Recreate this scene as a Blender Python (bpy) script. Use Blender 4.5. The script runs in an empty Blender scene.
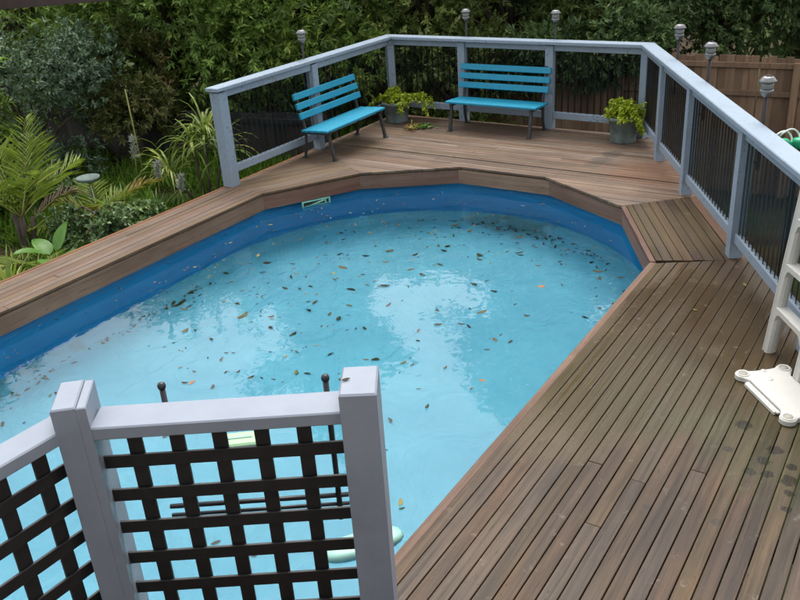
import bpy, math, random
import numpy as np
from mathutils import Vector, Matrix
R = math.radians
# ------------------------------------------------------------------ camera, sky, sun, exposure
scene = bpy.context.scene
col = scene.collection
cam_data = bpy.data.cameras.new("camera")
cam = bpy.data.objects.new("camera", cam_data)
col.objects.link(cam)
PITCH, ROLL, CAMZ = R(25.348), R(-3.93), 2.487
fw = Vector((0, math.cos(PITCH), -math.sin(PITCH)))
rt = Vector((1, 0, 0)); up = rt.cross(fw)
rr = rt * math.cos(ROLL) + up * math.sin(ROLL)
uu = -rt * math.sin(ROLL) + up * math.cos(ROLL)
m = Matrix((rr, uu, -fw)).transposed().to_4x4()
m.translation = Vector((0, 0, CAMZ))
cam.matrix_world = m
cam_data.sensor_width = 36.0
cam_data.lens = 36.0 * 850.0 / 800.0
cam_data.clip_start = 0.05
cam_data.clip_end = 2000.0
scene.camera = cam

SUN_EL, SUN_AZ = R(64), R(10)      # azimuth measured from +Y towards +X
world = bpy.data.worlds.new("World"); scene.world = world; world.use_nodes = True
wn = world.node_tree; wn.nodes.clear()
sky = wn.nodes.new("ShaderNodeTexSky"); sky.sky_type = 'NISHITA'; sky.sun_disc = False
sky.sun_elevation = SUN_EL; sky.sun_rotation = SUN_AZ
sky.dust_density = 4.0; sky.air_density = 1.0
hs = wn.nodes.new("ShaderNodeHueSaturation"); hs.inputs["Saturation"].default_value = 0.20
bg = wn.nodes.new("ShaderNodeBackground"); bg.inputs["Strength"].default_value = 0.15
wo = wn.nodes.new("ShaderNodeOutputWorld")
wn.links.new(sky.outputs[0], hs.inputs["Color"]); wn.links.new(hs.outputs[0], bg.inputs[0]); wn.links.new(bg.outputs[0], wo.inputs[0])
sd = bpy.data.lights.new("sun", 'SUN'); sd.energy = 0.5; sd.angle = R(35); sd.color = (1.0, 0.97, 0.93)
sun = bpy.data.objects.new("sun", sd); col.objects.link(sun)
sdir = Vector((math.sin(SUN_AZ) * math.cos(SUN_EL), math.cos(SUN_AZ) * math.cos(SUN_EL), math.sin(SUN_EL)))
sun.rotation_euler = sdir.to_track_quat('Z', 'Y').to_euler()
sun.location = (0, 0, 20)
vs = scene.view_settings
vs.view_transform = 'Standard'; vs.look = 'None'; vs.exposure = 1.3; vs.gamma = 1.0; vs.use_curve_mapping = False
scene.cycles.max_bounces = 12; scene.cycles.transmission_bounces = 8; scene.cycles.transparent_max_bounces = 16
scene.cycles.caustics_refractive = True; scene.cycles.caustics_reflective = False

rng = random.Random(7)
# ------------------------------------------------------------------ helpers
class MB:
    def __init__(s): s.v = []; s.f = []; s.smooth = []
    def add(s, vs_, fs, smooth=False):
        o = len(s.v); s.v += [tuple(p) for p in vs_]
        for f in fs: s.f.append(tuple(i + o for i in f)); s.smooth.append(smooth)
        return s
    def box(s, cx, cy, cz, sx, sy, sz, rz=0.0, bev=0.0):
        """box centred on c with full sizes; optional chamfer on all upright and flat edges"""
        hx, hy, hz = sx / 2, sy / 2, sz / 2
        c, sn = math.cos(rz), math.sin(rz)
        def T(x, y, z): return (cx + x * c - y * sn, cy + x * sn + y * c, cz + z)
        if bev <= 0:
            P = [T(x, y, z) for z in (-hz, hz) for x, y in ((-hx, -hy), (hx, -hy), (hx, hy), (-hx, hy))]
            return s.add(P, [(3, 2, 1, 0), (4, 5, 6, 7), (0, 1, 5, 4), (1, 2, 6, 5), (2, 3, 7, 6), (3, 0, 4, 7)])
        b = bev; P = []
        for z, i in ((-hz, b), (-hz + b, 0), (hz - b, 0), (hz, b)):
            P += [T(x, y, z) for x, y in ((-hx + i, -hy + i), (hx - i, -hy + i), (hx - i, hy - i), (-hx + i, hy - i))]
        F = [(3, 2, 1, 0), (12, 13, 14, 15)]
        for k in range(3):
            for j in range(4):
                a, d = k * 4 + j, k * 4 + (j + 1) % 4
                F.append((a, d, d + 4, a + 4))
        return s.add(P, F)
    def beam(s, a, b, w, h, bev=0.0, upv=(0, 0, 1)):
        """rectangular bar from a to b; w = sideways size, h = size along up"""
        a = Vector(a); b = Vector(b); d = (b - a); L = d.length; d.normalize()
        sd_ = d.cross(Vector(upv)).normalized(); u = sd_.cross(d).normalized()
        P = []
        o = bev
        prof = ((-w/2+o, -h/2), (w/2-o, -h/2), (w/2, -h/2+o), (w/2, h/2-o), (w/2-o, h/2), (-w/2+o, h/2), (-w/2, h/2-o), (-w/2, -h/2+o)) if o > 0 else ((-w/2, -h/2), (w/2, -h/2), (w/2, h/2), (-w/2, h/2))
        n = len(prof)
        for e in (a, b):
            for x, y in prof: P.append(e + sd_ * x + u * y)
        F = [tuple(range(n)), tuple(range(2 * n - 1, n - 1, -1))]
        for j in range(n): F.append((j, j + n, (j + 1) % n + n, (j + 1) % n))
        return s.add(P, F)
    def tube(s, pts, rad, n=8, cap=True, smooth=True):
        pts = [Vector(p) for p in pts]; rad = rad if isinstance(rad, (list, tuple)) else [rad] * len(pts)
        P = []; F = []; prev = None
        for i, p in enumerate(pts):
            d = (pts[min(i + 1, len(pts) - 1)] - pts[max(i - 1, 0)])
            d = d.normalized() if d.length > 1e-9 else Vector((0, 0, 1))
            if prev is None:
                a = d.orthogonal().normalized()
            else:
                a = (prev - d * prev.dot(d)); a = a.normalized() if a.length > 1e-6 else d.orthogonal().normalized()
            prev = a; b = d.cross(a)
            for k in range(n):
                t = 2 * math.pi * k / n
                P.append(p + (a * math.cos(t) + b * math.sin(t)) * rad[i])
        for i in range(len(pts) - 1):
            for k in range(n):
                k2 = (k + 1) % n
                F.append((i * n + k, i * n + k2, (i + 1) * n + k2, (i + 1) * n + k))
        if cap: F += [tuple(range(n - 1, -1, -1)), tuple(range((len(pts) - 1) * n, len(pts) * n))]
        return s.add(P, F, smooth)
    def lathe(s, prof, n=20, at=(0, 0, 0), smooth=True):
        P = []; F = []
        for r, z in prof:
            for k in range(n):
                t = 2 * math.pi * k / n
                P.append((at[0] + r * math.cos(t), at[1] + r * math.sin(t), at[2] + z))
        for i in range(len(prof) - 1):
            for k in range(n):
                k2 = (k + 1) % n
                F.append((i * n + k, i * n + k2, (i + 1) * n + k2, (i + 1) * n + k))
        F += [tuple(range(n - 1, -1, -1)), tuple(range((len(prof) - 1) * n, len(prof) * n))]
        return s.add(P, F, smooth)
    def prism(s, poly, z0, z1, cham=0.0):
        """extruded flat polygon (counter-clockwise), optional chamfer of the top rim"""
        n = len(poly); P = [(x, y, z0) for x, y in poly]
        if cham > 0:
            P += [(x, y, z1 - cham) for x, y in poly]
            cx = sum(p[0] for p in poly) / n; ins = []
            for i in range(n):
                p0 = Vector(poly[i - 1]); p1 = Vector(poly[i]); p2 = Vector(poly[(i + 1) % n])
                e1 = (p1 - p0); e2 = (p2 - p1)
                n1 = Vector((-e1.y, e1.x)).normalized(); n2 = Vector((-e2.y, e2.x)).normalized()
                k = (n1 + n2); k = k / max(0.35, k.dot(n1) if k.length else 1)
                q = p1 + k * cham; ins.append((q.x, q.y))
            P += [(x, y, z1) for x, y in ins]; L = 3
        else:
            P += [(x, y, z1) for x, y in poly]; L = 2
        F = [tuple(range(n - 1, -1, -1)), tuple(range((L - 1) * n, L * n))]
        for k in range(L - 1):
            for j in range(n):
                j2 = (j + 1) % n
                F.append((k * n + j, k * n + j2, (k + 1) * n + j2, (k + 1) * n + j))
        return s.add(P, F)
    def mesh(s, name):
        me = bpy.data.meshes.new(name); me.from_pydata(s.v, [], s.f)
        me.polygons.foreach_set("use_smooth", s.smooth); me.update(); return me
    def build(s, name, mat, parent=None, loc=None, rz=None):
        return link(name, s.mesh(name), mat, parent, loc, rz)

def link(name, me, mat, parent=None, loc=None, rz=None):
    if mat is not None and not me.materials: me.materials.append(mat)
    o = bpy.data.objects.new(name, me); col.objects.link(o)
    if parent: o.parent = parent
    if loc is not None: o.location = loc
    if rz is not None: o.rotation_euler = (0, 0, rz)
    return o
def tag(o, label=None, cat=None, group=None, kind=None):
    if label: o["label"] = label
    if cat: o["category"] = cat
    if group: o["group"] = group
    if kind: o["kind"] = kind
    return o
def thing(name, label, cat, loc=(0, 0, 0), rz=0.0, group=None):
    o = bpy.data.objects.new(name, None); col.objects.link(o); o.empty_display_size = 0.1
    o.location = loc; o.rotation_euler = (0, 0, rz)
    return tag(o, label, cat, group)
def copy_tree(o, parent=None):
    c = o.copy(); col.objects.link(c); c.parent = parent
    for ch in list(o.children): copy_tree(ch, c)
    return c

# ------------------------------------------------------------------ materials
class NT:
    def __init__(s, name):
        s.mat = bpy.data.materials.new(name); s.mat.use_nodes = True; s.t = s.mat.node_tree; s.t.nodes.clear()
        s.out = s.n("ShaderNodeOutputMaterial"); s.p = s.n("ShaderNodeBsdfPrincipled"); s.l(s.p.outputs[0], s.out.inputs[0])
    def n(s, t, **k):
        x = s.t.nodes.new(t)
        for a, b in k.items(): setattr(x, a, b)
        return x
    def l(s, a, b): s.t.links.new(a, b)
    def noise(s, vec, scale, detail=4.0, rough=0.55, dist=0.0):
        x = s.n("ShaderNodeTexNoise"); x.inputs["Scale"].default_value = scale; x.inputs["Detail"].default_value = detail
        x.inputs["Roughness"].default_value = rough; x.inputs["Distortion"].default_value = dist
        if vec is not None: s.l(vec, x.inputs["Vector"])
        return x.outputs["Fac"]
    def mapping(s, vec, scale=(1, 1, 1), loc=(0, 0, 0)):
        x = s.n("ShaderNodeMapping"); x.inputs["Scale"].default_value = scale; x.inputs["Location"].default_value = loc
        s.l(vec, x.inputs["Vector"]); return x.outputs[0]
    def ramp(s, fac, stops):
        x = s.n("ShaderNodeValToRGB"); e = x.color_ramp.elements
        while len(e) < len(stops): e.new(0.5)
        for i, (p, c) in enumerate(stops): e[i].position = p; e[i].color = (*c, 1) if len(c) == 3 else c
        s.l(fac, x.inputs[0]); return x.outputs[0]
    def mix(s, fac, a, b, mode='MIX'):
        x = s.n("ShaderNodeMix", data_type='RGBA', blend_type=mode)
        for k, v in ((0, fac), (6, a), (7, b)):
            if isinstance(v, (int, float)): x.inputs[k].default_value = v
            elif isinstance(v, tuple): x.inputs[k].default_value = (*v, 1) if len(v) == 3 else v
            else: s.l(v, x.inputs[k])
        return x.outputs[2]
    def math(s, op, a, b=0.0, clamp=False):
        x = s.n("ShaderNodeMath", operation=op, use_clamp=clamp)
        for k, v in ((0, a), (1, b)):
            if isinstance(v, (int, float)): x.inputs[k].default_value = v
            else: s.l(v, x.inputs[k])
        return x.outputs[0]
    def rangen(s, v, a, b, c=0.0, d=1.0):
        x = s.n("ShaderNodeMapRange"); x.interpolation_type = 'SMOOTHSTEP'
        s.l(v, x.inputs[0])
        for k, q in ((1, a), (2, b), (3, c), (4, d)): x.inputs[k].default_value = q
        return x.outputs[0]
    def bump(s, h, strength=0.3, dist=0.01):
        x = s.n("ShaderNodeBump"); x.inputs["Strength"].default_value = strength; x.inputs["Distance"].default_value = dist
        s.l(h, x.inputs["Height"]); s.l(x.outputs[0], s.p.inputs["Normal"]); return x
    def set(s, **k):
        for a, b in k.items():
            nm = a.replace("_", " ")
            i = s.p.inputs[nm]
            if isinstance(b, (int, float)): i.default_value = b
            elif isinstance(b, tuple): i.default_value = (*b, 1) if len(b) == 3 else b
            else: s.l(b, i)
        return s
    def coord(s, which="Object"): return s.n("ShaderNodeTexCoord").outputs[which]
    def pos(s): return s.n("ShaderNodeNewGeometry").outputs["Position"]
    def rand(s): return s.n("ShaderNodeObjectInfo").outputs["Random"]
    def dist(s, c):
        x = s.n("ShaderNodeVectorMath", operation='DISTANCE'); s.l(s.pos(), x.inputs[0]); x.inputs[1].default_value = c
        return x.outputs["Value"]

def plain(name, colr, rough=0.5, var=0.12, scale=8.0, metal=0.0, spec=0.5, bump=0.0):
    t = NT(name); p = t.coord("Object"); f = t.noise(p, scale, 5)
    a = tuple(c * (1 - var) for c in colr); b = tuple(min(1, c * (1 + var)) for c in colr)
    t.set(Base_Color=t.ramp(f, ((0.3, a), (0.7, b))), Roughness=rough, Metallic=metal)
    t.p.inputs["Specular IOR Level"].default_value = spec
    if bump: t.bump(t.noise(p, scale * 6, 4), bump, 0.004)
    return t.mat

ALB = 0.60      # damp timber
def timber(name, dark, light, rough=0.6, rvar=0.35, stains=(), wet=None, pale=None):
    """weathered decking: grain along local x, tone per board, stains by place"""
    t = NT(name); oc = t.coord("Object"); rnd = t.rand()
    off = t.n("ShaderNodeCombineXYZ"); t.l(t.math('MULTIPLY', rnd, 37.0), off.inputs[0]); t.l(t.math('MULTIPLY', rnd, 91.0), off.inputs[1])
    va = t.n("ShaderNodeVectorMath", operation='ADD'); t.l(oc, va.inputs[0]); t.l(off.outputs[0], va.inputs[1])
    g = t.noise(t.mapping(va.outputs[0], (1.3, 38, 38)), 1.0, 6, 0.65, 0.6)
    g2 = t.noise(t.mapping(va.outputs[0], (0.9, 5, 5)), 1.0, 4, 0.6)
    f = t.math('ADD', t.math('MULTIPLY', g, 0.55), t.math('MULTIPLY', g2, 0.45))
    dark = tuple(x * ALB for x in dark); light = tuple(x * ALB for x in light)
    c = t.ramp(f, ((0.39, dark), (0.62, light)))
    hv = t.n("ShaderNodeHueSaturation"); t.l(c, hv.inputs["Color"])
    t.l(t.rangen(rnd, 0, 1, 1 - rvar, 1 + rvar), hv.inputs["Value"])
    r2 = t.math('FRACT', t.math('MULTIPLY', rnd, 13.7))
    t.l(t.rangen(r2, 0, 1, 0.492, 0.508), hv.inputs["Hue"])
    t.l(t.rangen(t.math('FRACT', t.math('MULTIPLY', rnd, 29.3)), 0, 1, 0.95, 1.25), hv.inputs["Saturation"])
    c = hv.outputs[0]
    kn = t.n('ShaderNodeTexVoronoi'); kn.inputs['Scale'].default_value = 9.0; t.l(t.mapping(va.outputs[0], (0.55, 1.6, 1.6)), kn.inputs['Vector'])
    c = t.mix(t.rangen(kn.outputs['Distance'], 0.02, 0.075, 0.75, 0.0), c, tuple(x * 0.25 for x in dark))
    wsp = t.noise(t.mapping(va.outputs[0], (7, 60, 60)), 1.0, 3, 0.7)
    c = t.mix(t.math('MULTIPLY', t.rangen(wsp, 0.60, 0.72), 0.55), c, tuple(x * 0.4 for x in dark))
    rgh = t.rangen(g2, 0.3, 0.7, rough - 0.1, rough + 0.12)
    P = t.pos(); wob = t.noise(P, 3.2, 5, 0.6); fine = t.noise(P, 26.0, 3, 0.6)
    # blotchy wear over several boards
    blot = t.rangen(t.noise(t.mapping(P, (1, 1, 1), (3, 7, 0)), 1.4, 5, 0.6), 0.42, 0.68)
    c = t.mix(t.math('MULTIPLY', blot, 0.35), c, tuple(x * 0.6 for x in dark))
    for (cx, cy, r, colr, amt, ng) in stains:
        d = t.math('ADD', t.math('DIVIDE', t.dist((cx, cy, 0.0)), r), t.math('MULTIPLY', t.math('SUBTRACT', wob if r > 0.2 else fine, 0.5), ng))
        mk = t.math('MULTIPLY', t.rangen(d, 0.55 if r > 0.2 else 0.7, 1.1 if r > 0.2 else 0.95, 1.0, 0.0), amt)
        c = t.mix(mk, c, t.mix(0.75, c, colr))
        if wet: rgh = t.math('SUBTRACT', rgh, t.math('MULTIPLY', mk, wet))
    if pale:
        pl = t.rangen(t.noise(t.mapping(P, (1, 1, 1), (11, 2, 0)), 9.0, 6, 0.7), 0.6, 0.75)
        c = t.mix(t.math('MULTIPLY', pl, pale), c, (0.45, 0.40, 0.34))
    t.set(Base_Color=c, Roughness=rgh); t.p.inputs["Specular IOR Level"].default_value = 0.22
    t.bump(g, 0.6, 0.005)
    return t.mat

def paint(name, colr, dirt=(0.16, 0.16, 0.15), amt=0.35, rough=0.5):
    t = NT(name); P = t.pos()
    n1 = t.noise(P, 5.0, 6, 0.65); n2 = t.noise(P, 40.0, 3, 0.6)
    c = t.ramp(n1, ((0.3, tuple(x * 0.86 for x in colr)), (0.7, tuple(min(1, x * 1.08) for x in colr))))
    mk = t.math('MULTIPLY', t.rangen(t.math('MULTIPLY', n1, n2), 0.30, 0.40), amt)
    c = t.mix(mk, c, dirt)
    t.set(Base_Color=c, Roughness=rough); t.p.inputs["Specular IOR Level"].default_value = 0.4
    t.bump(n2, 0.12, 0.002)
    return t.mat

def leafmat(name, stops, trans=0.3, rough=0.42, spec=0.35):
    t = NT(name); a = t.n("ShaderNodeAttribute", attribute_name="tint")
    c = t.ramp(a.outputs["Fac"], stops)
    t.set(Base_Color=c, Roughness=rough); t.p.inputs["Specular IOR Level"].default_value = spec
    tr = t.n("ShaderNodeBsdfTranslucent"); t.l(t.mix(0.5, c, (0.20, 0.30, 0.03), 'MIX'), tr.inputs[0])
    mx = t.n("ShaderNodeMixShader"); mx.inputs[0].default_value = trans
    t.l(t.p.outputs[0], mx.inputs[1]); t.l(tr.outputs[0], mx.inputs[2]); t.l(mx.outputs[0], t.out.inputs[0])
    return t.mat

M = {}
OLIVE = (0.052, 0.040, 0.019); BLACK = (0.012, 0.011, 0.010); GREYW = (0.17, 0.155, 0.14)
M['far'] = timber('weathered_far_timber', (0.185, 0.128, 0.092), (0.375, 0.275, 0.205), 0.52, 0.13,
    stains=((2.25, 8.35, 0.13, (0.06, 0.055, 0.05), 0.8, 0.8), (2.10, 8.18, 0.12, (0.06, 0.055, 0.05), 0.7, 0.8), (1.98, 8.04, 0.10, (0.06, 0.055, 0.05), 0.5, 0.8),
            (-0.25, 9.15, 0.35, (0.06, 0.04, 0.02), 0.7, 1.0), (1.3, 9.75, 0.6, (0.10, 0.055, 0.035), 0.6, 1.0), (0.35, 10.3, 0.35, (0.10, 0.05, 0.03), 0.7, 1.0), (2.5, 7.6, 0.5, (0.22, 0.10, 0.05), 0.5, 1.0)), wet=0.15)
M['mid'] = timber('bleached_timber', (0.19, 0.13, 0.09), (0.34, 0.25, 0.18), 0.55, 0.15)
M['strip'] = timber('grey_brown_timber', (0.165, 0.108, 0.076), (0.305, 0.215, 0.157), 0.55, 0.13)
M['right'] = timber('olive_timber', (0.062, 0.040, 0.023), (0.150, 0.102, 0.062), 0.52, 0.16,
    stains=((2.05, 6.3, 0.6, (0.11, 0.078, 0.038), 0.5, 1.0),), pale=0.45)
M['near'] = timber('wet_near_timber', (0.046, 0.030, 0.018), (0.172, 0.118, 0.077), 0.46, 0.17,
    stains=((1.45, 4.55, 1.25, (0.072, 0.049, 0.020), 1.0, 1.0), (0.75, 3.85, 0.55, (0.085, 0.060, 0.024), 0.9, 1.2), (1.35, 4.05, 0.62, OLIVE, 0.8, 1.3), (1.0, 3.75, 0.42, OLIVE, 0.75, 1.3), (1.9, 4.7, 0.65, (0.040, 0.026, 0.016), 0.75, 1.2),
            (1.75, 3.3, 0.45, (0.05, 0.055, 0.02), 0.5, 1.4),
            (1.672, 3.52, 0.050, BLACK, 0.95, 1.2), (1.73, 3.30, 0.045, BLACK, 0.9, 1.8), (1.65, 3.22, 0.035, BLACK, 0.9, 1.8), (1.70, 3.07, 0.045, BLACK, 0.9, 2.0), (1.62, 3.12, 0.032, BLACK, 0.9, 1.6), (1.75, 3.16, 0.03, BLACK, 0.9, 1.6), (1.66, 2.98, 0.03, BLACK, 0.9, 1.6),
            (1.76, 2.95, 0.045, BLACK, 0.9, 2.0), (1.60, 2.88, 0.028, BLACK, 0.9, 1.6), (1.55, 3.15, 0.035, BLACK, 0.8, 2.0), (1.52, 3.33, 0.03, BLACK, 0.8, 1.6), (1.28, 2.83, 0.03, BLACK, 0.7, 1.5), (1.02, 2.95, 0.025, BLACK, 0.7, 1.5)), wet=0.16, pale=0.22)
M['red'] = timber('reddish_edge_timber', (0.14, 0.075, 0.052), (0.27, 0.165, 0.12), 0.55, 0.1, pale=0.35)
M['fascia'] = timber('pinkish_fascia_timber', (0.29, 0.145, 0.095), (0.50, 0.305, 0.215), 0.6, 0.16)
M['edge'] = timber('orange_edge_timber', (0.23, 0.125, 0.075), (0.38, 0.215, 0.125), 0.6, 0.1)
M['paling'] = timber('fence_paling_timber', (0.10, 0.068, 0.048), (0.24, 0.165, 0.115), 0.75, 0.35)
M['paling_dark'] = timber('old_dark_paling_timber', (0.03, 0.026, 0.023), (0.075, 0.065, 0.056), 0.8, 0.35)
M['rail_paint'] = paint('pale_blue_grey_paint', (0.265, 0.33, 0.40), (0.12, 0.13, 0.12), 0.6)
M['post_paint'] = paint('grey_white_paint', (0.225, 0.252, 0.30), (0.20, 0.16, 0.14), 0.14, 0.45)
M['lattice'] = plain('black_lattice_stain', (0.014, 0.013, 0.013), 0.5, 0.3, 20)
M['bench_paint'] = paint('turquoise_paint', (0.014, 0.275, 0.42), (0.05, 0.12, 0.15), 0.5, 0.5)
M['iron'] = plain('dark_cast_iron', (0.035, 0.036, 0.037), 0.5, 0.3, 15, bump=0.2)
M['black_tube'] = plain('black_coated_tube', (0.018, 0.018, 0.02), 0.35, 0.2, 15)
M['white_plastic'] = plain('white_moulded_plastic', (0.58, 0.57, 0.52), 0.38, 0.05, 6)
M['pot'] = plain('mossy_grey_green_pot', (0.12, 0.155, 0.145), 0.7, 0.45, 9, bump=0.4)
M['soil'] = plain('potting_soil', (0.03, 0.022, 0.016), 0.9, 0.4, 30)
M['steel'] = plain('brushed_lamp_steel', (0.22, 0.22, 0.22), 0.4, 0.25, 10, metal=0.6)
M['lamp_glass'] = plain('frosted_lamp_glass', (0.20, 0.215, 0.20), 0.25, 0.3, 12)
M['stake'] = plain('dark_lamp_stake', (0.014, 0.014, 0.015), 0.45, 0.2, 12)
M['green_plastic'] = plain('bright_green_plastic', (0.03, 0.42, 0.20), 0.35, 0.15, 12)
M['hose'] = plain('pale_hose_plastic', (0.55, 0.62, 0.56), 0.3, 0.1, 12)
M['mint'] = plain('pale_mint_plastic', (0.27, 0.50, 0.42), 0.4, 0.08, 8)
M['skimmer'] = plain('pale_green_skimmer_plastic', (0.30, 0.62, 0.46), 0.45, 0.2, 14)
M['bark'] = plain('brown_bark', (0.075, 0.056, 0.042), 0.85, 0.45, 6, bump=0.6)
M['stone'] = plain('pale_bird_bath_stone', (0.17, 0.22, 0.20), 0.7, 0.3, 9, bump=0.3)
M['roof_beam'] = plain('dark_brown_beam', (0.05, 0.03, 0.026), 0.6, 0.25, 6)

t = NT('pool_wall_liner'); P = t.pos(); n = t.noise(P, 2.5, 5)
t.set(Base_Color=t.ramp(n, ((0.3, (0.010, 0.235, 0.50)), (0.7, (0.016, 0.27, 0.56)))), Roughness=0.45); M['wall'] = t.mat
t = NT('pool_floor_liner'); P = t.pos(); n = t.noise(P, 1.6, 6, 0.6); n2 = t.noise(P, 14, 4, 0.6)
c = t.ramp(n, ((0.32, (0.056, 0.32, 0.44)), (0.68, (0.080, 0.39, 0.51))))
c = t.mix(t.math('MULTIPLY', t.rangen(n2, 0.5, 0.8), 0.25), c, (0.045, 0.275, 0.36))
for (cx, cy, r, a) in ((1.30, 7.95, 0.40, 0.6), (0.95, 8.15, 0.28, 0.45), (-2.75, 6.1, 0.26, 0.4), (-2.4, 6.6, 0.22, 0.35), (-3.15, 5.4, 0.28, 0.35), (-2.95, 5.75, 0.2, 0.4)):
    d = t.math('ADD', t.math('DIVIDE', t.dist((cx, cy, -1.09)), r), t.math('MULTIPLY', t.math('SUBTRACT', t.noise(P, 7, 4), 0.5), 1.6))
    c = t.mix(t.math('MULTIPLY', t.rangen(d, 0.5, 1.0, 1, 0), a), c, (0.05, 0.11, 0.09))
t.set(Base_Color=c, Roughness=0.5); t.bump(t.noise(t.mapping(P, (1, 1, 1)), 2.2, 4, 0.55, 1.2), 0.5, 0.05); M['floor'] = t.mat
# water: refracting surface
t = NT('pool_water'); P = t.pos()
t.set(Base_Color=(0.90, 0.985, 1.0), Roughness=0.0, IOR=1.333); t.p.inputs["Transmission Weight"].default_value = 1.0
w1 = t.noise(t.mapping(P, (1, 1, 1)), 5.5, 2, 0.5, 0.4); t.bump(w1, 0.10, 0.02); M['water'] = t.mat
# tinted corrugated sheet
t = NT('smoky_corrugated_sheet')
t.set(Base_Color=(0.010, 0.011, 0.012), Roughness=0.12); t.p.inputs["Specular IOR Level"].default_value = 0.6
tr = t.n("ShaderNodeBsdfTransparent"); tr.inputs[0].default_value = (0.62, 0.65, 0.67, 1)
mx = t.n("ShaderNodeMixShader"); lw = t.n("ShaderNodeLayerWeight"); lw.inputs[0].default_value = 0.5
t.l(t.rangen(lw.outputs["Facing"], 0.03, 0.48, 0.06, 0.93), mx.inputs[0]); t.l(tr.outputs[0], mx.inputs[1]); t.l(t.p.outputs[0], mx.inputs[2]); t.l(mx.outputs[0], t.out.inputs[0])
M['sheet'] = t.mat
t = NT('garden_soil'); P = t.pos(); n = t.noise(P, 3.0, 8, 0.65); n2 = t.noise(P, 0.5, 3)
c = t.ramp(n, ((0.3, (0.022, 0.016, 0.011)), (0.7, (0.075, 0.052, 0.034))))
c = t.mix(t.rangen(n2, 0.4, 0.65), c, t.ramp(n, ((0.3, (0.02, 0.032, 0.01)), (0.7, (0.05, 0.075, 0.02)))))
t.set(Base_Color=c, Roughness=0.95); t.p.inputs['Specular IOR Level'].default_value = 0.05; t.bump(n, 0.8, 0.05); M['ground'] = t.mat
M['leaf_lilly'] = leafmat('glossy_mid_green_leaf', ((0.0, (0.071, 0.120, 0.035)), (0.5, (0.204, 0.323, 0.071)), (0.85, (0.417, 0.606, 0.125)), (1.0, (0.700, 0.700, 0.210))), 0.4, 0.5)
M['leaf_dark'] = leafmat('dark_evergreen_leaf', ((0.0, (0.051, 0.090, 0.038)), (0.6, (0.127, 0.207, 0.075)), (0.93, (0.276, 0.381, 0.127)), (1.0, (0.700, 0.676, 0.338))), 0.22, 0.5)
M['leaf_olive'] = leafmat('olive_flecked_leaf', ((0.0, (0.076, 0.097, 0.031)), (0.55, (0.193, 0.252, 0.070)), (0.85, (0.416, 0.462, 0.132)), (1.0, (0.700, 0.700, 0.439))), 0.4, 0.5)
M['leaf_grey'] = leafmat('grey_green_leaf', ((0.0, (0.045, 0.079, 0.045)), (0.6, (0.135, 0.212, 0.133)), (1.0, (0.363, 0.470, 0.333))), 0.2, 0.55)
M['leaf_brown'] = leafmat('bronze_new_leaf', ((0.0, (0.065, 0.085, 0.026)), (0.6, (0.195, 0.221, 0.072)), (1.0, (0.442, 0.286, 0.156))), 0.4, 0.5)
M['leaf_lime'] = leafmat('lime_leaf', ((0.0, (0.16, 0.24, 0.015)), (0.5, (0.40, 0.50, 0.03)), (1.0, (0.60, 0.66, 0.07))), 0.35)
M['leaf_palm'] = leafmat('yellow_green_palm_leaf', ((0.0, (0.068, 0.118, 0.017)), (0.5, (0.179, 0.262, 0.041)), (0.9, (0.386, 0.427, 0.083)), (1.0, (0.552, 0.497, 0.138))), 0.35)
M['leaf_orange'] = leafmat('yellowing_frond', ((0.0, (0.12, 0.12, 0.02)), (0.6, (0.34, 0.24, 0.04)), (1.0, (0.48, 0.26, 0.06))), 0.3)
M['leaf_brown_frond'] = leafmat('withered_frond', ((0.0, (0.08, 0.045, 0.03)), (1.0, (0.20, 0.12, 0.07))), 0.2)
M['leaf_broad'] = leafmat('fresh_broad_leaf', ((0.0, (0.05, 0.14, 0.02)), (1.0, (0.15, 0.32, 0.05))), 0.35)
M['grass'] = leafmat('lush_grass_blade', ((0.0, (0.060, 0.120, 0.017)), (0.6, (0.156, 0.300, 0.036)), (1.0, (0.324, 0.504, 0.084))), 0.3)
M['plume'] = leafmat('white_plume', ((0.0, (0.28, 0.29, 0.27)), (1.0, (0.5, 0.5, 0.47))), 0.3)
M['dead'] = leafmat('dead_floating_leaf', ((0.0, (0.024, 0.028, 0.018)), (0.45, (0.058, 0.058, 0.032)), (0.75, (0.143, 0.111, 0.058)), (0.93, (0.220, 0.208, 0.065)), (1.0, (0.440, 0.130, 0.051))), 0.0, 0.75, 0.1)

# ------------------------------------------------------------------ layout (metres; deck top is z = 0)
A56 = R(56.0)
D = Vector((math.cos(A56), math.sin(A56))); NRM = Vector((math.sin(A56), -math.cos(A56)))   # along the pool, and to its right
V1 = Vector((-1.24, 7.86)); V2 = Vector((-0.314, 8.295)); V3 = Vector((0.673, 8.27)); V4 = Vector((1.475, 7.714)); V5 = Vector((1.927, 6.81)); V6 = Vector((1.816, 5.6))
V7 = V6 - D * 3.75
V8 = Vector((-1.18, 2.05)); V9 = Vector((-2.18, 2.12)); V10 = Vector((-3.01, 2.68)); V11 = Vector((-3.44, 3.58)); V12 = V1 - D * 3.75
POOL = [V1, V2, V3, V4, V5, V6, V7, V8, V9, V10, V11, V12]
WATER_Z, FLOOR_Z = -0.225, -1.09
A0 = Vector((-1.665, 8.15)); C0 = Vector((0.09, 10.775)); F0 = Vector((2.80, 8.90)); H0 = Vector((2.635, 6.93)); I0 = Vector((2.51, 5.53))
C0 = A0 + D * 3.165
B0 = A0 + D * 1.50
RD = (I0 - F0).normalized()
def g_height(x, y):
    s = -((x - A0.x) * NRM.x + (y - A0.y) * NRM.y)     # metres left of the outer deck edge
    k = min(1, max(0, (s + 0.05) / 0.5)); k = k * k * (3 - 2 * k)
    far = min(1, max(0, (y - 12) / 8))
    return -1.60 + 0.77 * k + 0.10 * math.sin(x * 0.7) * math.sin(y * 0.55) * k - 0.1 * far

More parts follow.
